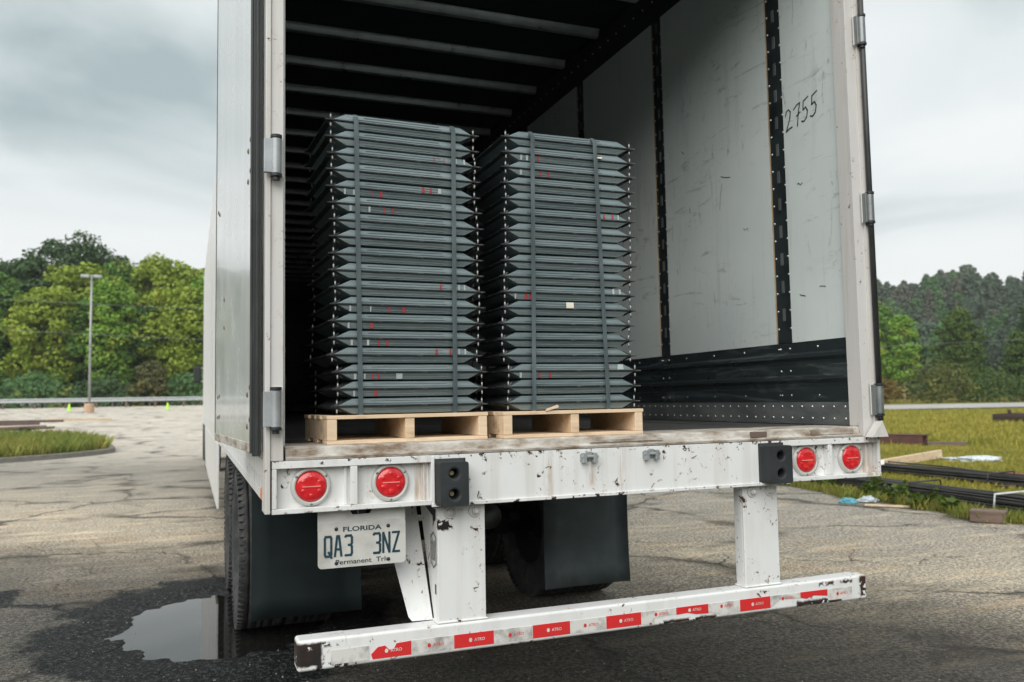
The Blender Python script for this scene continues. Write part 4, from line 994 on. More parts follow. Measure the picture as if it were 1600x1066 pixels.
def trunk_mesh(name, seed, H, ends, r, bark):
    rs = random.Random(seed); mb = MB(); pts = [(0, 0, -.4)]; x = y = 0
    for k in range(1, 7):
        x += rs.uniform(-.12, .12); y += rs.uniform(-.12, .12); pts.append((x, y, H*.86*k/6))
    mb.tube(pts, r, 8, r1=r*.25)
    for e_ in ends[::max(1, len(ends)//9)]:
        zb = max(H*.15, e_[2]*.72); k = min(5, int(zb/(H*.86)*6)); p = Vector(pts[k+1 if k < 6 else 6]); p.z = zb
        m_ = p.lerp(Vector(e_), .5); m_.z -= .15; mb.tube([p, m_, Vector(e_)], r*.35, 6, r1=r*.1)
    me = bpy.data.meshes.new(name); me.from_pydata(mb.v, [], mb.f); me.materials.append(M[bark]); me.polygons.foreach_set('use_smooth', mb.sm); me.update(); return me
VAR = []
for i, (H, Wd, z0, kind, nc, per, lf, mat, bark) in enumerate([
    (13.5, 6.6, 2.2, 'oval', 64, 170, .30, 'leafy', 'bark'), (12.5, 7.4, 1.6, 'spread', 66, 170, .30, 'leafy', 'bark'), (14.0, 6.0, 2.0, 'oval', 60, 170, .29, 'leaf', 'bark'),
    (11.0, 6.4, 1.0, 'spread', 62, 160, .29, 'leaf', 'bark'), (16.0, 7.6, 5.5, 'spread', 50, 150, .29, 'leaf', 'bark'), (11.5, 4.6, 2.6, 'oval', 46, 140, .27, 'leafy', 'barkp'), (10.0, 5.6, .6, 'round', 56, 160, .29, 'leaf', 'bark')]):
    cm, ends = crown_mesh('crown', 20+i, H, Wd, z0, kind, nc, per, lf, mat); VAR.append((cm, trunk_mesh('trunk', 40+i, H, ends, .17 if i != 4 else .26, bark)))
HV = []
for i, (H, Wd, z0, kind) in enumerate(((10, 5.2, 1.2, 'cone'), (9.5, 5.6, 1.0, 'oval'), (8.5, 6.2, .8, 'round'))):
    cm, ends = crown_mesh('hill_tree', 70+i, H, Wd, z0, kind, 40, 48, .46, 'leaf'); HV.append(cm)
def tree(x, y, var, sc, color, label, group, rz=None, zs=1, dz=0):
    z = float(hgt(x, y))+dz
    t = thing('tree', label, 'tree', (x, y, z), rng.uniform(0, 6.28) if rz is None else rz, group); t.scale = (sc, sc, sc*zs)
    c = bpy.data.objects.new('crown', VAR[var][0]); COL.objects.link(c); c.parent = t; c.color = (*color, 1)
    k = bpy.data.objects.new('trunk', VAR[var][1]); COL.objects.link(k); k.parent = t
    return t
GL = 'trees behind the guardrail on the left'; GR = 'trees across the road on the right'
dk, md, yl, lt, tl, gy = (.048, .095, .036), (.105, .20, .042), (.235, .305, .042), (.18, .31, .05), (.07, .15, .055), (.075, .105, .075)
LT = [ # x, y, variant, scale, colour, label
 (-17.2, 79, 2, .80, md, 'mid green tree in the front row at the far left edge behind the guardrail'),
 (-13.2, 77.5, 1, .78, yl, 'yellow-green tree in the front row left of the light pole'),
 (-10.6, 78.5, 3, .82, md, 'low leafy tree just left of the light pole'),
 (-8.0, 77, 0, .80, lt, 'bright tree standing directly behind the light pole'),
 (-5.2, 78.5, 3, .76, tl, 'dark bluish green tree right of the light pole, low in the front row'),
 (-2.6, 77, 1, .82, yl, 'yellow-green tree in the front row midway between the pole and the trailer'),
 (.2, 78, 0, .86, lt, 'bright green tree in the front row beside the white trailer edge'),
 (3.4, 78.5, 1, .85, lt, 'light green tree mostly hidden behind the trailer front'),
 (-19.5, 84, 4, .82, dk, 'dark tree at the left edge, taller than its neighbours'),
 (-15.5, 84.5, 2, .96, dk, 'dark green tree rising over the front row at left'),
 (-11.6, 85, 1, 1.02, yl, 'olive yellow crown in the second row left of the pole head'),
 (-8.2, 86, 0, 1.0, md, 'green crown in the second row just behind the pole head'),
 (-4.9, 85.5, 0, 1.05, yl, 'tall yellowing crown in the second row right of the pole head'),
 (-1.6, 86, 1, 1.08, yl, 'orange-tinted yellow crown in the second row near the trailer'),
 (1.8, 86, 1, 1.0, yl, 'golden green crown in the second row against the trailer edge'),
 (-13.0, 93, 4, 1.05, dk, 'very tall dark open-crowned tree towering over the wood left of the pole'),
 (-10.3, 94, 4, .98, dk, 'tall dark tree with a gappy crown just left of the pole head'),
 (-17.5, 92, 2, 1.0, dk, 'dark back-row tree at the left edge of the skyline'),
 (-6.5, 95, 2, .92, gy, 'greyish green back-row tree right of the pole head'),
 (-2.5, 100, 6, 1.15, gy, 'dull grey-green rounded tree on the skyline near the trailer'),
 (1.0, 102, 6, 1.25, gy, 'dark grey-green tree on the skyline touching the trailer edge'),
 (-22.5, 80, 3, .9, md, 'mid green tree beyond the left edge of the wood'), (-24, 88, 0, 1.0, dk, 'dark green tree beyond the left end of the wood, second row'),
 (6.5, 80, 0, .9, md, 'green tree hidden behind the trailer, first of the hidden row'), (6, 88, 1, 1.0, yl, 'yellow-green tree hidden behind the trailer, second row')]
for x, y, v_, sc, c, lb in LT: tree(x, y, v_, sc, c, lb, GL)
RT = [
 (61.8, 57.8, 5, .95, lt, 'slender yellow-topped tree with a pale trunk beside the trailer edge'), (64.6, 63.5, 0, .98, md, 'green tree close behind the slender one by the trailer edge'),
 (60.5, 61.5, 1, .82, lt, 'yellow-green tree partly hidden by the trailer corner'),
 (65.6, 54.8, 0, .84, (.075, .125, .028), 'bright green tree with a yellow top in the middle of the right-hand row'), (68.6, 56.5, 6, .84, md, 'mid green tree between the two bright ones on the right'),
 (67.2, 49.8, 6, .80, (.07, .12, .028), 'rounded bright green tree right of the middle on the far roadside'), (64.5, 53.0, 3, .42, (.08, .13, .03), 'small light green sapling in front of the right-hand row'),
 (73.0, 52.5, 2, .86, dk, 'tall dark green tree behind the rounded bright one'), (71.0, 47.0, 0, .88, tl, 'dark tree with a yellowing top near the right edge'),
 (70.2, 43.5, 4, .66, dk, 'shadowy dark tree at the right edge behind the wire'), (63.0, 38.8, 3, .68, (.06, .058, .016), 'olive brown bushy tree at the far right edge by the road'),
 (75, 62, 2, .9, gy, 'greyish green tree at the foot of the hill, left part'), (80, 56, 2, .92, gy, 'greyish green tree at the foot of the hill, right part'), (66, 34, 0, .9, md, 'green tree beyond the right edge of the view'), (57, 66, 0, .9, md, 'green tree hidden behind the trailer on the right')]
for x, y, v_, sc, c, lb in RT: tree(x, y, v_, sc*.74, c, lb, GR)
# wooded hillside
hr = random.Random(9); nh = 0
for i in range(27):
    d = 122+i*5.2
    for j in range(17):
        a = 37.2+(j+.5*(i % 2))*1.45*(150/d)+hr.uniform(-.3, .3)
        if a > 53.5 or nh >= 298: continue
        dd = d+hr.uniform(-2.4, 2.4); x = -1.5+dd*math.sin(R(a)); y = -2.9+dd*math.cos(R(a))
        o = bpy.data.objects.new('hill_tree', HV[hr.choice((0, 0, 1, 1, 2))]); COL.objects.link(o)
        o.location = (x, y, float(hgt(x, y))-.3); s = hr.uniform(.62, .95); o.scale = (s, s, s*hr.uniform(.9, 1.2)); o.rotation_euler = (0, 0, hr.uniform(0, 6.28))
        k = hr.random(); kd = (0 if k < .40 else 2) if i < 8 else (0 if k < .62 else (1 if k < .8 else 2)); c = ((.075, .108, .080), (.105, .112, .092), (.085, .165, .07))[kd]; m_ = hr.uniform(.8, 1.25)
        o.color = (c[0]*m_, c[1]*m_, c[2]*m_, 1); nh += 1
        tag(o, f"{('dull grey-green', 'brownish grey', 'fresher green')[kd]} tree {'low down' if i < 9 else ('half-way up' if i < 18 else 'near the top')} on the wooded hillside right of the trailer", 'tree', 'trees covering the hillside on the right')
# the wood carries on beyond both edges of the view: one mass
fm, _ = crown_mesh('wood_crown', 300, 10, 6.0, .6, 'oval', 26, 22, .95, 'leaf')
bv = np.array([v.co[:] for v in fm.vertices]); bf = np.array([p.vertices[:] for p in fm.polygons]); VV = []; FF = []; off = 0; wr = random.Random(21)
for a0, a1, d0, d1, num in ((-48, -13.5, 76, 150, 150), (5, 36.5, 92, 235, 330), (54.5, 74, 95, 235, 170)):
    for k in range(num):
        a = R(wr.uniform(a0, a1)); d = math.sqrt(wr.uniform(d0*d0, d1*d1)); x = -1.5+d*math.sin(a); y = -2.9+d*math.cos(a); s_ = wr.uniform(.7, 1.15)
        c_, q_ = math.cos(k*1.7), math.sin(k*1.7); P_ = bv*np.array([s_, s_, s_*wr.uniform(.9, 1.2)]); P_ = np.stack([P_[:, 0]*c_-P_[:, 1]*q_+x, P_[:, 0]*q_+P_[:, 1]*c_+y, P_[:, 2]+float(hgt(x, y))-.3], 1)
        VV.append(P_); FF.append(bf+off); off += len(bv)
o = bpy.data.objects.new('woodland', mesh_np('woodland', np.concatenate(VV), np.concatenate(FF), 'leaf')); COL.objects.link(o); o.color = (.065, .105, .055, 1); tag(o, 'mass of woodland carrying on behind the trailer and past both edges of the view', 'woodland', kind='stuff')
M['bush'] = leaf_material('bush_leaves', True)
def bush(x, y, w, h_, dep, color, label, group, seed, nc=26, per=70, leaf=.2, rz=0):
    me, _ = crown_mesh('bush', seed, h_, w, .1, 'round', nc, per, leaf, 'bush')
    me.transform(Matrix.Diagonal((1, dep/w, 1, 1))); o = bpy.data.objects.new('bush', me); COL.objects.link(o); o.location = (x, y, float(hgt(x, y))); o.rotation_euler = (0, 0, rz); o.color = (*color, 1)
    return tag(o, label, 'bush', group)
GB_ = 'bushes along the far side of the road'
ra = math.atan2(-.515, .857)
bush(56.0, 48.6, 7.0, 2.9, 3, (.085, .10, .028), 'long rounded bush with orange patches beyond the road', GB_, 90, rz=ra); bush(60.2, 46.2, 6.6, 2.0, 2.6, (.06, .10, .025), 'low trimmed-looking green hedge beyond the road', GB_, 91, rz=ra)
bush(51.2, 51.0, 4.5, 2.0, 2.4, (.15, .10, .03), 'small orange bush right beside the trailer edge beyond the road', GB_, 92, rz=ra); bush(65, 42.6, 6, 1.5, 2.4, (.06, .05, .035), 'brownish scrub at the foot of the dark trees', GB_, 93, rz=ra); bush(61.0, 31.4, 4, 1.6, 3, (.02, .024, .014), 'dark low bush at the right end of the road', GB_, 94, rz=ra)
GW = 'undergrowth behind the guardrail'
for i, (x, y, w, h_, c, lb) in enumerate(((-19, 73.2, 7, 2.6, dk, 'dark undergrowth at the left edge behind the guardrail'), (-13.4, 73.5, 6.5, 2.4, tl, 'dark green undergrowth left of the light pole'), (-8.0, 73.4, 6, 2.2, dk, 'dark undergrowth behind the light pole'), (-4.6, 73.2, 3.6, 3.2, (.085, .085, .035), 'olive brown shrub right of the light pole'), (-1.0, 73.6, 6, 2.4, tl, 'dark green undergrowth near the trailer edge'), (4.5, 73.5, 6, 2.4, dk, 'dark undergrowth hidden behind the trailer'))):
    bush(x, y, w, h_, 2.5, c, lb, GW, 110+i, 24, 60, .26)

# grass: blades as one countless mass
def blades(name, pts, hmin, hmax, width, seed, color, n_per=1, mat=None):
    rs = np.random.default_rng(seed); P = np.repeat(np.array(pts), n_per, 0); N = len(P); P[:, :2] += rs.normal(size=(N, 2))*.03
    h_ = rs.uniform(hmin, hmax, N); a = rs.uniform(0, 2*PI, N); ln = rs.uniform(.1, .7, N)*h_; dx, dy = np.cos(a), np.sin(a); w = width*rs.uniform(.6, 1.3, N)
    px, py = -dy*w, dx*w; z = P[:, 2]
    v = np.stack([np.stack([P[:, 0]-px, P[:, 1]-py, z], 1), np.stack([P[:, 0]+px, P[:, 1]+py, z], 1), np.stack([P[:, 0]+dx*ln*.4+px*.7, P[:, 1]+dy*ln*.4+py*.7, z+h_*.6], 1), np.stack([P[:, 0]+dx*ln, P[:, 1]+dy*ln, z+h_], 1)], 1).reshape(-1, 3)
    f = np.arange(N*4).reshape(-1, 4); me = mesh_np(name, v, f, mat); o = bpy.data.objects.new(name, me); COL.objects.link(o); return tag(o, kind='stuff')
def blade_mat(name, c1, c2, c3):
    n = NT(name); g = n.n('ShaderNodeNewGeometry').outputs['Random Per Island']; f = n.noise(.5, 5, .6)
    col = n.mix(n.mr(f, .38, .62), c1, c2); col = n.mix(n.mr(g, .3, 1, 0, .75), col, c3); return n.fin(col, .7, spec=.2)
M['blade'] = blade_mat('dry_grass_blades', (.27, .26, .045), (.40, .33, .065), (.14, .175, .032)); M['blade2'] = blade_mat('green_grass_blades', (.16, .21, .042), (.32, .29, .07), (.09, .14, .028))
rs = np.random.default_rng(4); pts = []
N = 90000; a = np.radians(rs.uniform(30, 66, N)); d = 9.5+45*rs.uniform(0, 1, N)**1.6; X = -1.55+d*np.sin(a); Y = -2.9+d*np.cos(a)
ok = np.array([x > edge_x(y)-.05+.15*mnoise.noise((x*3, y*3, 0)) for x, y in zip(X, Y)]); X, Y = X[ok], Y[ok]; Z = hgt(X, Y)+.025
far = np.hypot(X+1.5, Y+2.9)
o = blades('grass', np.stack([X, Y, Z], 1)[far < 24], .03, .09, .0045, 1, None, 3, 'blade'); tag(o, 'yellowing rough grass covering the field right of the trailer', 'grass')
o = blades('grass', np.stack([X, Y, Z], 1)[far >= 24], .08, .2, .012, 2, None, 2, 'blade'); tag(o, 'far part of the yellowing grass field near the road', 'grass')
yy_ = rs.uniform(-6, 9.5, 5200); xx_ = np.array([edge_x(q) for q in yy_])+rs.gamma(1.3, .26, 5200)-.12
o = blades('grass', np.stack([xx_, yy_, np.zeros(5200)+.01], 1), .04, .15, .005, 3, None, 4, 'blade2'); tag(o, 'green grass fringe along the broken edge of the lot', 'grass')
def weed(x, y, h_, seed, label, spread=.2, nst=4):
    rs = np.random.default_rng(seed); mb = MB(); C = []; Nn = []
    h_ *= .8; t = thing('weed', label, 'weed', (x, y, .02), 0, 'leafy weeds by the steel bars')
    for k in range(nst):
        a = rs.uniform(0, 6.28); e_ = Vector((math.cos(a)*spread*rs.uniform(.3, 1), math.sin(a)*spread*rs.uniform(.3, 1), h_*rs.uniform(.6, 1))); mb.tube([(0, 0, 0), e_*.5+Vector((0, 0, h_*.1)), e_], .004, 5, r1=.0015)
        for q in np.linspace(.25, 1, 11): p = e_*q; C += [np.array(p)+rs.normal(size=3)*.02 for _ in range(3)]
    mb.build('stem', 'bark', t); C = np.array(C); Nn = rs.normal(size=C.shape)+np.array([0, 0, .8]); Nn /= np.linalg.norm(Nn, axis=1)[:, None]; v, f = cards(C, Nn, .05, rs, 1.8)
    o = bpy.data.objects.new('leaves', mesh_np('leaves', v, f, 'leaf')); COL.objects.link(o); o.parent = t; o.color = (.085, .13, .025, 1)
for i, (x, y, h_, lb) in enumerate(((6.75, 5.75, .42, 'tall leafy weed poking up through the lower bundle of bars'), (6.7, 5.2, .34, 'leafy weed in front of the lower bars, right of the tall one'), (6.95, 6.7, .34, 'weed beside the trailer corner at the lot edge'), (6.6, 4.75, .26, 'short weed at the lot edge next to the wood block'), (6.62, 4.35, .2, 'smallest weed, just left of the wood block'), (7.6, 7.0, .45, 'straggly weed behind the trailer light, near the bars'))): weed(x, y, h_, 200+i, lb)

# left island with kerb and rough grass
isl = [(-3.62, 25.6), (-3.75, 24.6), (-4.4, 23.5), (-5.3, 22.5), (-6.6, 21.4), (-9, 20.0), (-13, 18.6), (-20, 17.5), (-20, 31), (-11, 33.5), (-7.2, 33.5), (-5.2, 31.5), (-4.1, 28.5)]
def smooth(P, it=2):
    for _ in range(it):
        Q = []
        for i in range(len(P)): a, b = P[i], P[(i+1) % len(P)]; Q += [(a[0]*.75+b[0]*.25, a[1]*.75+b[1]*.25), (a[0]*.25+b[0]*.75, a[1]*.25+b[1]*.75)]
        P = Q
    return P
isl = smooth(isl); cx_, cy_ = -8, 26
inner = [(x+(cx_-x)*.18/math.hypot(cx_-x, cy_-y), y+(cy_-y)*.18/math.hypot(cx_-x, cy_-y)) for x, y in isl]
mb = MB(); n_ = len(isl)
v = [(x, y, float(hgt(x, y))-.05) for x, y in isl]+[(x, y, float(hgt(x, y))+.14) for x, y in isl]+[(x, y, float(hgt(x, y))+.14) for x, y in inner]+[(x, y, float(hgt(x, y))+.05) for x, y in inner]
mb.add(v, [(r_*n_+i, r_*n_+(i+1) % n_, (r_+1)*n_+(i+1) % n_, (r_+1)*n_+i) for r_ in range(3) for i in range(n_)])
mb.build('kerb', 'curb', None, .02, kind='structure')
mb = MB(); C_ = (cx_, cy_, float(hgt(cx_, cy_))+.2); mb.add([(x, y, float(hgt(x, y))+.10) for x, y in inner]+[C_], [(i, (i+1) % n_, n_) for i in range(n_)]); mb.build('grass_island', 'verge', None, kind='structure')
def inside(x, y, P):
    c = False; j = len(P)-1
    for i in range(len(P)):
        if (P[i][1] > y) != (P[j][1] > y) and x < (P[j][0]-P[i][0])*(y-P[i][1])/(P[j][1]-P[i][1])+P[i][0]: c = not c
        j = i
    return c
pts = []; rr_ = random.Random(2)
while len(pts) < 9000:
    x, y = rr_.uniform(-13, -3.5), rr_.uniform(18, 34)
    if inside(x, y, inner): pts.append((x, y, float(hgt(x, y))+.1))
o = blades('grass', pts, .12, .42, .011, 8, None, 4, 'blade2'); tag(o, 'rough green grass growing on the kerbed island at left', 'grass')

# ------------------------------------------------------------------ objects on the left
def gz(x, y): return float(hgt(x, y))
LP = thing('light_pole', 'tall grey parking lot light pole with two lamp heads', 'light pole', (-7.45, 55.8, gz(-7.45, 55.8)))
mb = MB(); mb.tube([(0, 0, .4), (0, 0, 4.5), (0.02, 0, 8.7)], .085, 10, r1=.06); mb.build('pole', 'pole', LP)
mb = MB(); mb.lathe([(.29, -.3), (.29, .5), (.26, .56), (.0001, .56)], (0, 0, 0), 2, 16); mb.build('footing', 'concrete', LP)
for sx in (-1, 1):
    mb = MB(); mb.box(sx*.36-.25, sx*.36+.25, -.2, .2, 8.55, 8.72); mb.build('lamp_head', 'galv', LP, .03)
mb = MB(); mb.tube([(-.4, 0, 8.68), (.4, 0, 8.68)], .035, 8); mb.build('cross_arm', 'pole', LP)
GRL = thing('guardrail', 'long galvanised guardrail in front of the left-hand trees', 'guardrail', (0, 0, 0))
mb = MB(); prof = [(0, .0), (-.05, .04), (-.05, .09), (.0, .13), (0, .18), (-.05, .22), (-.05, .27), (0, .31)]
xs_ = [-34+2*i for i in range(26)]
for i in range(len(xs_)-1):
    a, b = xs_[i], xs_[i+1]; ya, yb = 66+.01*a, 66+.01*b; v = [(a, ya+p, 1.36+.42+q+gz(-8, 66)-1.36) for p, q in prof]+[(b, yb+p, gz(-8, 66)+.42+q) for p, q in prof]; m_ = len(prof); mb.add(v, [(k, k+1, m_+k+1, m_+k) for k in range(m_-1)], 0, True)
mb.build('rail', 'galv', GRL)
for x in xs_[::1]:
    mb = MB(); z = gz(x, 66); mb.box(x-.06, x+.06, 66.02+.01*x, 66.16+.01*x, z-.3, gz(-8, 66)+.75); mb.build('post', 'timber', GRL)
cn = thing('traffic_cone', 'lime green traffic cone left of the light pole', 'cone', (-9.0, 59.4, gz(-9, 59.4)), 0, 'lime green traffic cones')
mb = MB(); mb.lathe([(.13, .03), (.035, .46), (.0001, .47)], (0, 0, 0), 2, 16); mb.build('cone', 'lime', cn); mb = MB(); mb.box(-.17, .17, -.17, .17, 0, .035); mb.build('base', 'lime', cn, .01)
c2_ = copy_tree(cn); c2_.location = (-2.95, 58.7, gz(-2.95, 58.7)); c2_['label'] = 'lime green traffic cone nearest the trailer, right of the light pole'
# lumber heap: each board a thing of its own
GLm = 'weathered boards heaped behind the island'
brd = [((-11.5, 36.6), (-6.9, 37.4), .10, 'lowest long weathered board of the heap behind the island'), ((-11.0, 36.3), (-7.1, 36.6), .24, 'grey-brown board second from the ground in the heap'), ((-12, 36.9), (-7.4, 36.9), .36, 'dark board in the middle of the heap'), ((-10.8, 36.5), (-7.9, 37.3), .48, 'short dark board on top of the heap, its end sticking out left'), ((-12, 37.4), (-6.6, 37.7), .52, 'wide brown board lying on top of the heap'), ((-7.6, 40.2), (-5.1, 41.6), .42, 'thin pale plank sticking out to the right of the heap'), ((-12.5, 35.8), (-8.0, 35.9), .14, 'pale plank lying in front of the heap')]
for i, (a, b, z, lb) in enumerate(brd):
    L_ = math.hypot(b[0]-a[0], b[1]-a[1]); mb = MB(); mb.box(0, L_, -.12, .12, -.05, .05); mb.build('board', 'timber' if i not in (5, 6) else 'pine', None, .01, label=lb, cat='board', group=GLm, loc=(a[0], a[1], gz(*a)+z), rot=(0, .01*(i-3), math.atan2(b[1]-a[1], b[0]-a[0])))
for i, (x, y, lb) in enumerate(((-10.5, 36.7, 'dark timber block holding up the left end of the board heap'), (-7.9, 36.9, 'dark timber block holding up the right end of the board heap'))):
    mb = MB(); mb.box(-.12, .12, -.7, .7, -.05, .3); mb.build('timber_block', 'rot', None, .01, label=lb, cat='timber', group='blocks under the board heap', loc=(x, y, gz(x, y)))
loose = MB().tube([(10.6, 9.9, .12), (10.0, 7.4, .17), (9.55, 5.5, .15), (9.2, 2.5, .12)], .014, 6).build('steel_bar', 'bar', None, label='single loose steel bar lying behind the farther bundle', cat='bar')
# overhead wires
def wire(a, b, sag, label, group, r=.012):
    P_ = []; A_, B_ = Vector(a), Vector(b)
    for i in range(25): t = i/24; p = A_.lerp(B_, t); p.z -= sag*4*t*(1-t); P_.append(p)
    mb = MB(); mb.tube(P_, r, 5); mb.build('power_line', 'wire', None, label=label, cat='power line', group=group)
wire((-40, 71, 9.2), (38, 72, 6.4), .9, 'lower overhead wire crossing the left-hand trees', 'overhead wires'); wire((-40, 71.5, 11.2), (38, 72, 9.6), .9, 'upper overhead wire crossing the left-hand trees', 'overhead wires')
wire((26, 72, 5.4), (63.6, 40.6, 5.6), .35, 'overhead wire crossing the right-hand trees', 'overhead wires', .011)
UP = thing('utility_pole', 'thin pale utility pole near the right edge beyond the road', 'utility pole', (63.6, 40.6, gz(63.6, 40.6)))
mb = MB(); mb.tube([(0, 0, -.3), (0, 0, 6)], .11, 8, r1=.08); mb.build('pole', 'barkp', UP); mb = MB(); mb.tube([(0, 0, 5.15), (.05, -.1, 5.2)], .05, 8); mb.build('insulator', 'tie', UP)

# ------------------------------------------------------------------ objects on the right
def bundle(a, b, nbar, wid, hei, label, seed, ties, tie_white=0):
    rs = random.Random(seed); A_, B_ = Vector(a), Vector(b); L_ = (B_-A_).length; ang = math.atan2((B_-A_).y, (B_-A_).x)
    t = thing('bar_bundle', label, 'bar bundle', a, ang, 'bundles of black steel bars on the grass')
    for i in range(nbar):
        row = i % 4; yv = -wid/2+wid*((i//4)+.5)/(nbar/4)+rs.uniform(-.012, .012); zv = .03+hei*row/4+rs.uniform(-.008, .008); pts = []
        y2 = yv+rs.uniform(-.05, .05); x0 = rs.uniform(-.4, .2)
        for k in range(7): q = k/6; pts.append((x0+L_*q, yv+(y2-yv)*q+.012*math.sin(q*7+i), zv+.012*math.sin(q*5+i*2)+.10*(1-hei)*math.sin(PI*q)*0))
        mb = MB(); mb.tube(pts, .0125, 6); mb.build('bar', 'bar', t)
    for k, q in enumerate(ties):
        mb = MB(); x = L_*q; P_ = [(x, -wid/2-.03, .0), (x+.02, -wid/2-.02, hei+.03), (x+.05, wid/2+.02, hei+.05), (x+.05, wid/2+.03, .0)]; mb.tube(P_, .012, 6); mb.build('tie', 'tie' if k <= tie_white else 'bar', t)
    return t
bundle((7.52, 9.6, .06), (6.82, 1.0, .06), 40, .50, .16, 'nearer bundle of long black steel bars lying along the grass edge', 1, (.66, .50, .2), 0)
bundle((9.62, 10.5, .04), (9.25, 1.5, .04), 32, .42, .13, 'farther bundle of long black steel bars lying deeper in the grass', 2, (.22, .5), 0)
for i, (a, b, lb) in enumerate((((6.75, 4.2), (7.9, 4.2), 'dark timber under the near end of the front bar bundle'), ((7.0, 7.4), (8.1, 7.4), 'dark timber under the far end of the front bar bundle'), ((8.9, 5.6), (9.9, 5.6), 'dark timber under the rear bar bundle'))):
    L_ = math.hypot(b[0]-a[0], b[1]-a[1]); mb = MB(); mb.box(0, L_, -.05, .05, 0, .07); mb.build('timber_bearer', 'rot', None, .008, label=lb, cat='timber', group='timbers under the bars', loc=(a[0], a[1], .01), rot=(0, 0, math.atan2(b[1]-a[1], b[0]-a[0])))
mb = MB(); mb.box(-.17, .17, -.09, .09, 0, .13); mb.build('wood_block', 'timber', None, .012, label='brown wood block on the lot at the near end of the bars', cat='wood block', loc=(6.40, 3.70, .0), rot=(0, 0, R(-58)))
mb = MB(); mb.box(0, 2.55, -.03, .03, -.08, .08); mb.build('plank', 'pine', None, .006, label='pale timber plank lying in the grass behind the bars', cat='plank', loc=(10.15, 8.96, .10), rot=(0, -.02, math.atan2(.84, 2.39)))
mb = MB(); mb.tube([(0, 0, 0), (1.9, -5.6, 0)], .035, 10); mb.build('pipe', 'redpipe', None, label='faded red pipe lying in the grass behind the farther bars', cat='pipe', loc=(9.85, 8.4, .08))
bt_ = thing('steel_beam', 'dark red-brown steel beam lying in the grass beside the trailer corner', 'beam', (14.75, 16.3, .0), math.atan2(-2.9, 1.4))
mb = MB(); mb.box(0, 3.2, -.2, .2, .28, .31); mb.box(0, 3.2, -.2, .2, .0, .03); mb.build('flange', 'beam', bt_, .006); mb = MB(); mb.box(0, 3.2, -.02, .02, .03, .28); mb.build('web', 'beam', bt_); mb = MB(); mb.box(.02, 3.15, -.19, -.16, .035, .275); mb.build('side_plate', 'beam', bt_, .004)
mb = MB(); mb.box(0, .9, -.15, .15, 0, .10); mb.build('plank', 'timber', None, .01, label='short weathered plank at the end of the steel beam', cat='plank', loc=(16.0, 13.3, .03), rot=(0, 0, -.72))
def blob(name, mat, pts, label, cat, seed, loc, amp=.05, sub=3, rz=0):
    import bmesh
    bm = bmesh.new(); bmesh.ops.create_icosphere(bm, subdivisions=sub, radius=1); sx, sy, sz = pts
    for v in bm.verts:
        n_ = mnoise.fractal(v.co*1.7+Vector((seed, 0, 0)), 1, 2, 4); v.co = Vector((v.co.x*sx, v.co.y*sy, max(-.02, v.co.z*sz)))*(1+amp*n_*4)
    me = bpy.data.meshes.new(name); bm.to_mesh(me); bm.free(); me.materials.append(M[mat]); me.polygons.foreach_set('use_smooth', [False]*len(me.polygons)); o = bpy.data.objects.new(name, me); COL.objects.link(o); o.location = loc; o.rotation_euler = (0, 0, rz); return tag(o, label, cat)
lg = thing('debris_log', 'dark rotten log lying in the grass at the right edge', 'log', (28.9, 21.2, gz(28.9, 21.2)-.1), -.85)
mb = MB(); mb.tube([(-.5, 0, .28), (.3, .05, .34), (1.0, 0, .30), (2.4, -.05, .2)], .22, 10, r1=.17); mb.build('trunk', 'rot', lg)
mb = MB(); mb.tube([(.1, 0, .4), (.05, .02, .66)], .09, 7, r1=.06); mb.tube([(1.4, 0, .4), (1.9, .2, .62)], .08, 7, r1=.04); mb.build('branch_stub', 'rot', lg)
blob('plastic_bag', 'litter_white', (.55, .22, .085), 'crumpled pale plastic sheeting in the grass behind the bars', 'plastic bag', 3, (12.75, 9.25, .04), .12, 4, -.8)
blob('plastic_litter', 'litter_blue', (.10, .05, .05), 'crumpled teal plastic litter at the lot edge below the trailer lights', 'litter', 5, (6.27, 5.60, .02), .12, 3, -.7); blob('plastic_litter', 'litter_white', (.12, .06, .05), 'small pale blue plastic scrap right of the teal litter', 'litter', 8, (6.55, 5.55, .03), .12, 3, -.5)
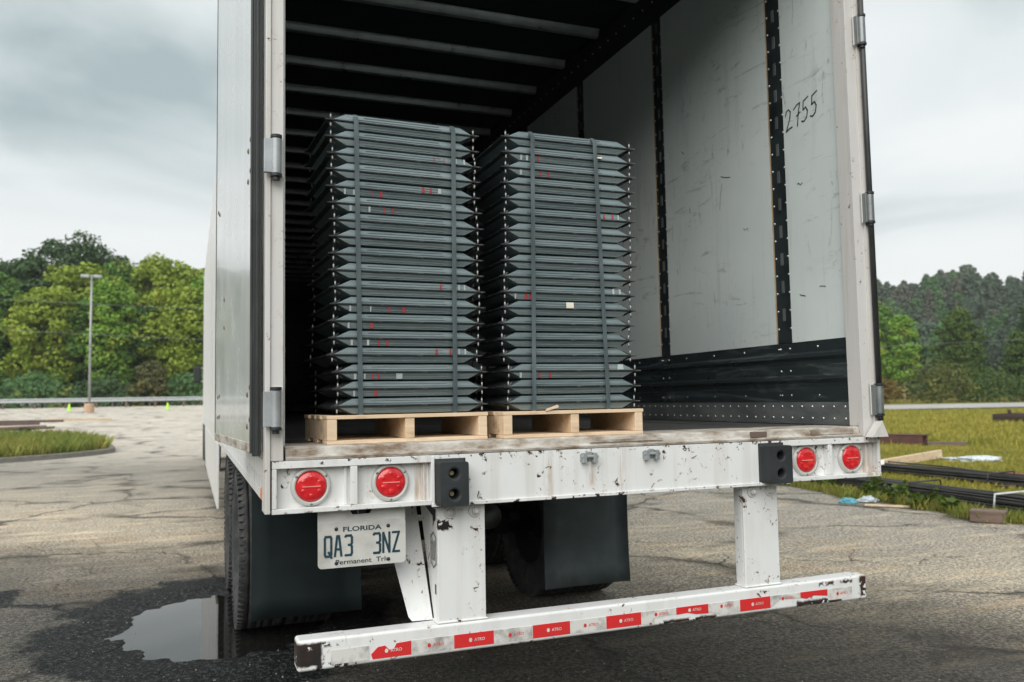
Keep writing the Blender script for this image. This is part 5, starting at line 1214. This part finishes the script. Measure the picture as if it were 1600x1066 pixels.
mb = MB(); mb.box(0, .5, -.035, .035, 0, .02); mb.build('stick', 'pine', None, .004, label='thin pale stick lying on the lot edge beside the litter', cat='stick', loc=(6.2, 5.25, .012), rot=(0, 0, -.8))
mb = MB(); mb.box(0, .11, 0, .0025, 0, .12); mb.build('paper_tag', 'label', None, label='white paper tag on the farther bar bundle', cat='tag', loc=(9.42, 8.3, .165), rot=(-.9, 0, -.9))
# pebbles and grit on the lot
rs = np.random.default_rng(12); V = []; F = []
base_v = np.array([(1, 0, 0), (-1, 0, 0), (0, 1, 0), (0, -1, 0), (0, 0, 1), (0, 0, -1)], float); base_f = np.array([(0, 2, 4), (2, 1, 4), (1, 3, 4), (3, 0, 4), (2, 0, 5), (1, 2, 5), (3, 1, 5), (0, 3, 5)])
Np = 5000; a = np.radians(rs.uniform(-16, 58, Np)); d = 3.2+9*rs.uniform(0, 1, Np)**1.5; X = -1.55+d*np.sin(a); Y = -2.9+d*np.cos(a); Zp = basin(X, Y); sz = .003+.007*rs.uniform(0, 1, Np)**4
for i in range(Np):
    M_ = base_v*sz[i]*rs.uniform(.5, 1.2, (6, 3))*np.array([1, 1, .7]); z = Zp[i]+gnoise(X[i], Y[i])
    V.append(M_+np.array([X[i], Y[i], z+sz[i]*.3])); F.append(base_f+6*i)
plain('grit', 'grit_stone', (.20, .19, .17), .9)
o = bpy.data.objects.new('gravel', mesh_np('gravel', np.concatenate(V), np.concatenate(F), 'grit')); COL.objects.link(o); tag(o, 'loose grit scattered over the lot', 'gravel', kind='stuff')

# ------------------------------------------------------------------ air: thin even haze round the whole place
hz = MB().box(-450, 450, -450, 450, -1.2, 62)
M['haze'] = bpy.data.materials.new('haze'); M['haze'].use_nodes = True; hn = M['haze'].node_tree; hn.nodes.clear()
pv = hn.nodes.new('ShaderNodeVolumePrincipled'); pv.inputs['Color'].default_value = (.92, .95, .95, 1); pv.inputs['Density'].default_value = .0004; pv.inputs['Anisotropy'].default_value = 0
ho = hn.nodes.new('ShaderNodeOutputMaterial'); hn.links.new(pv.outputs[0], ho.inputs['Volume'])
hz.build('haze', 'haze', None, kind='stuff', label='thin pale haze lying over the lot, the field and the wooded hill', cat='haze')
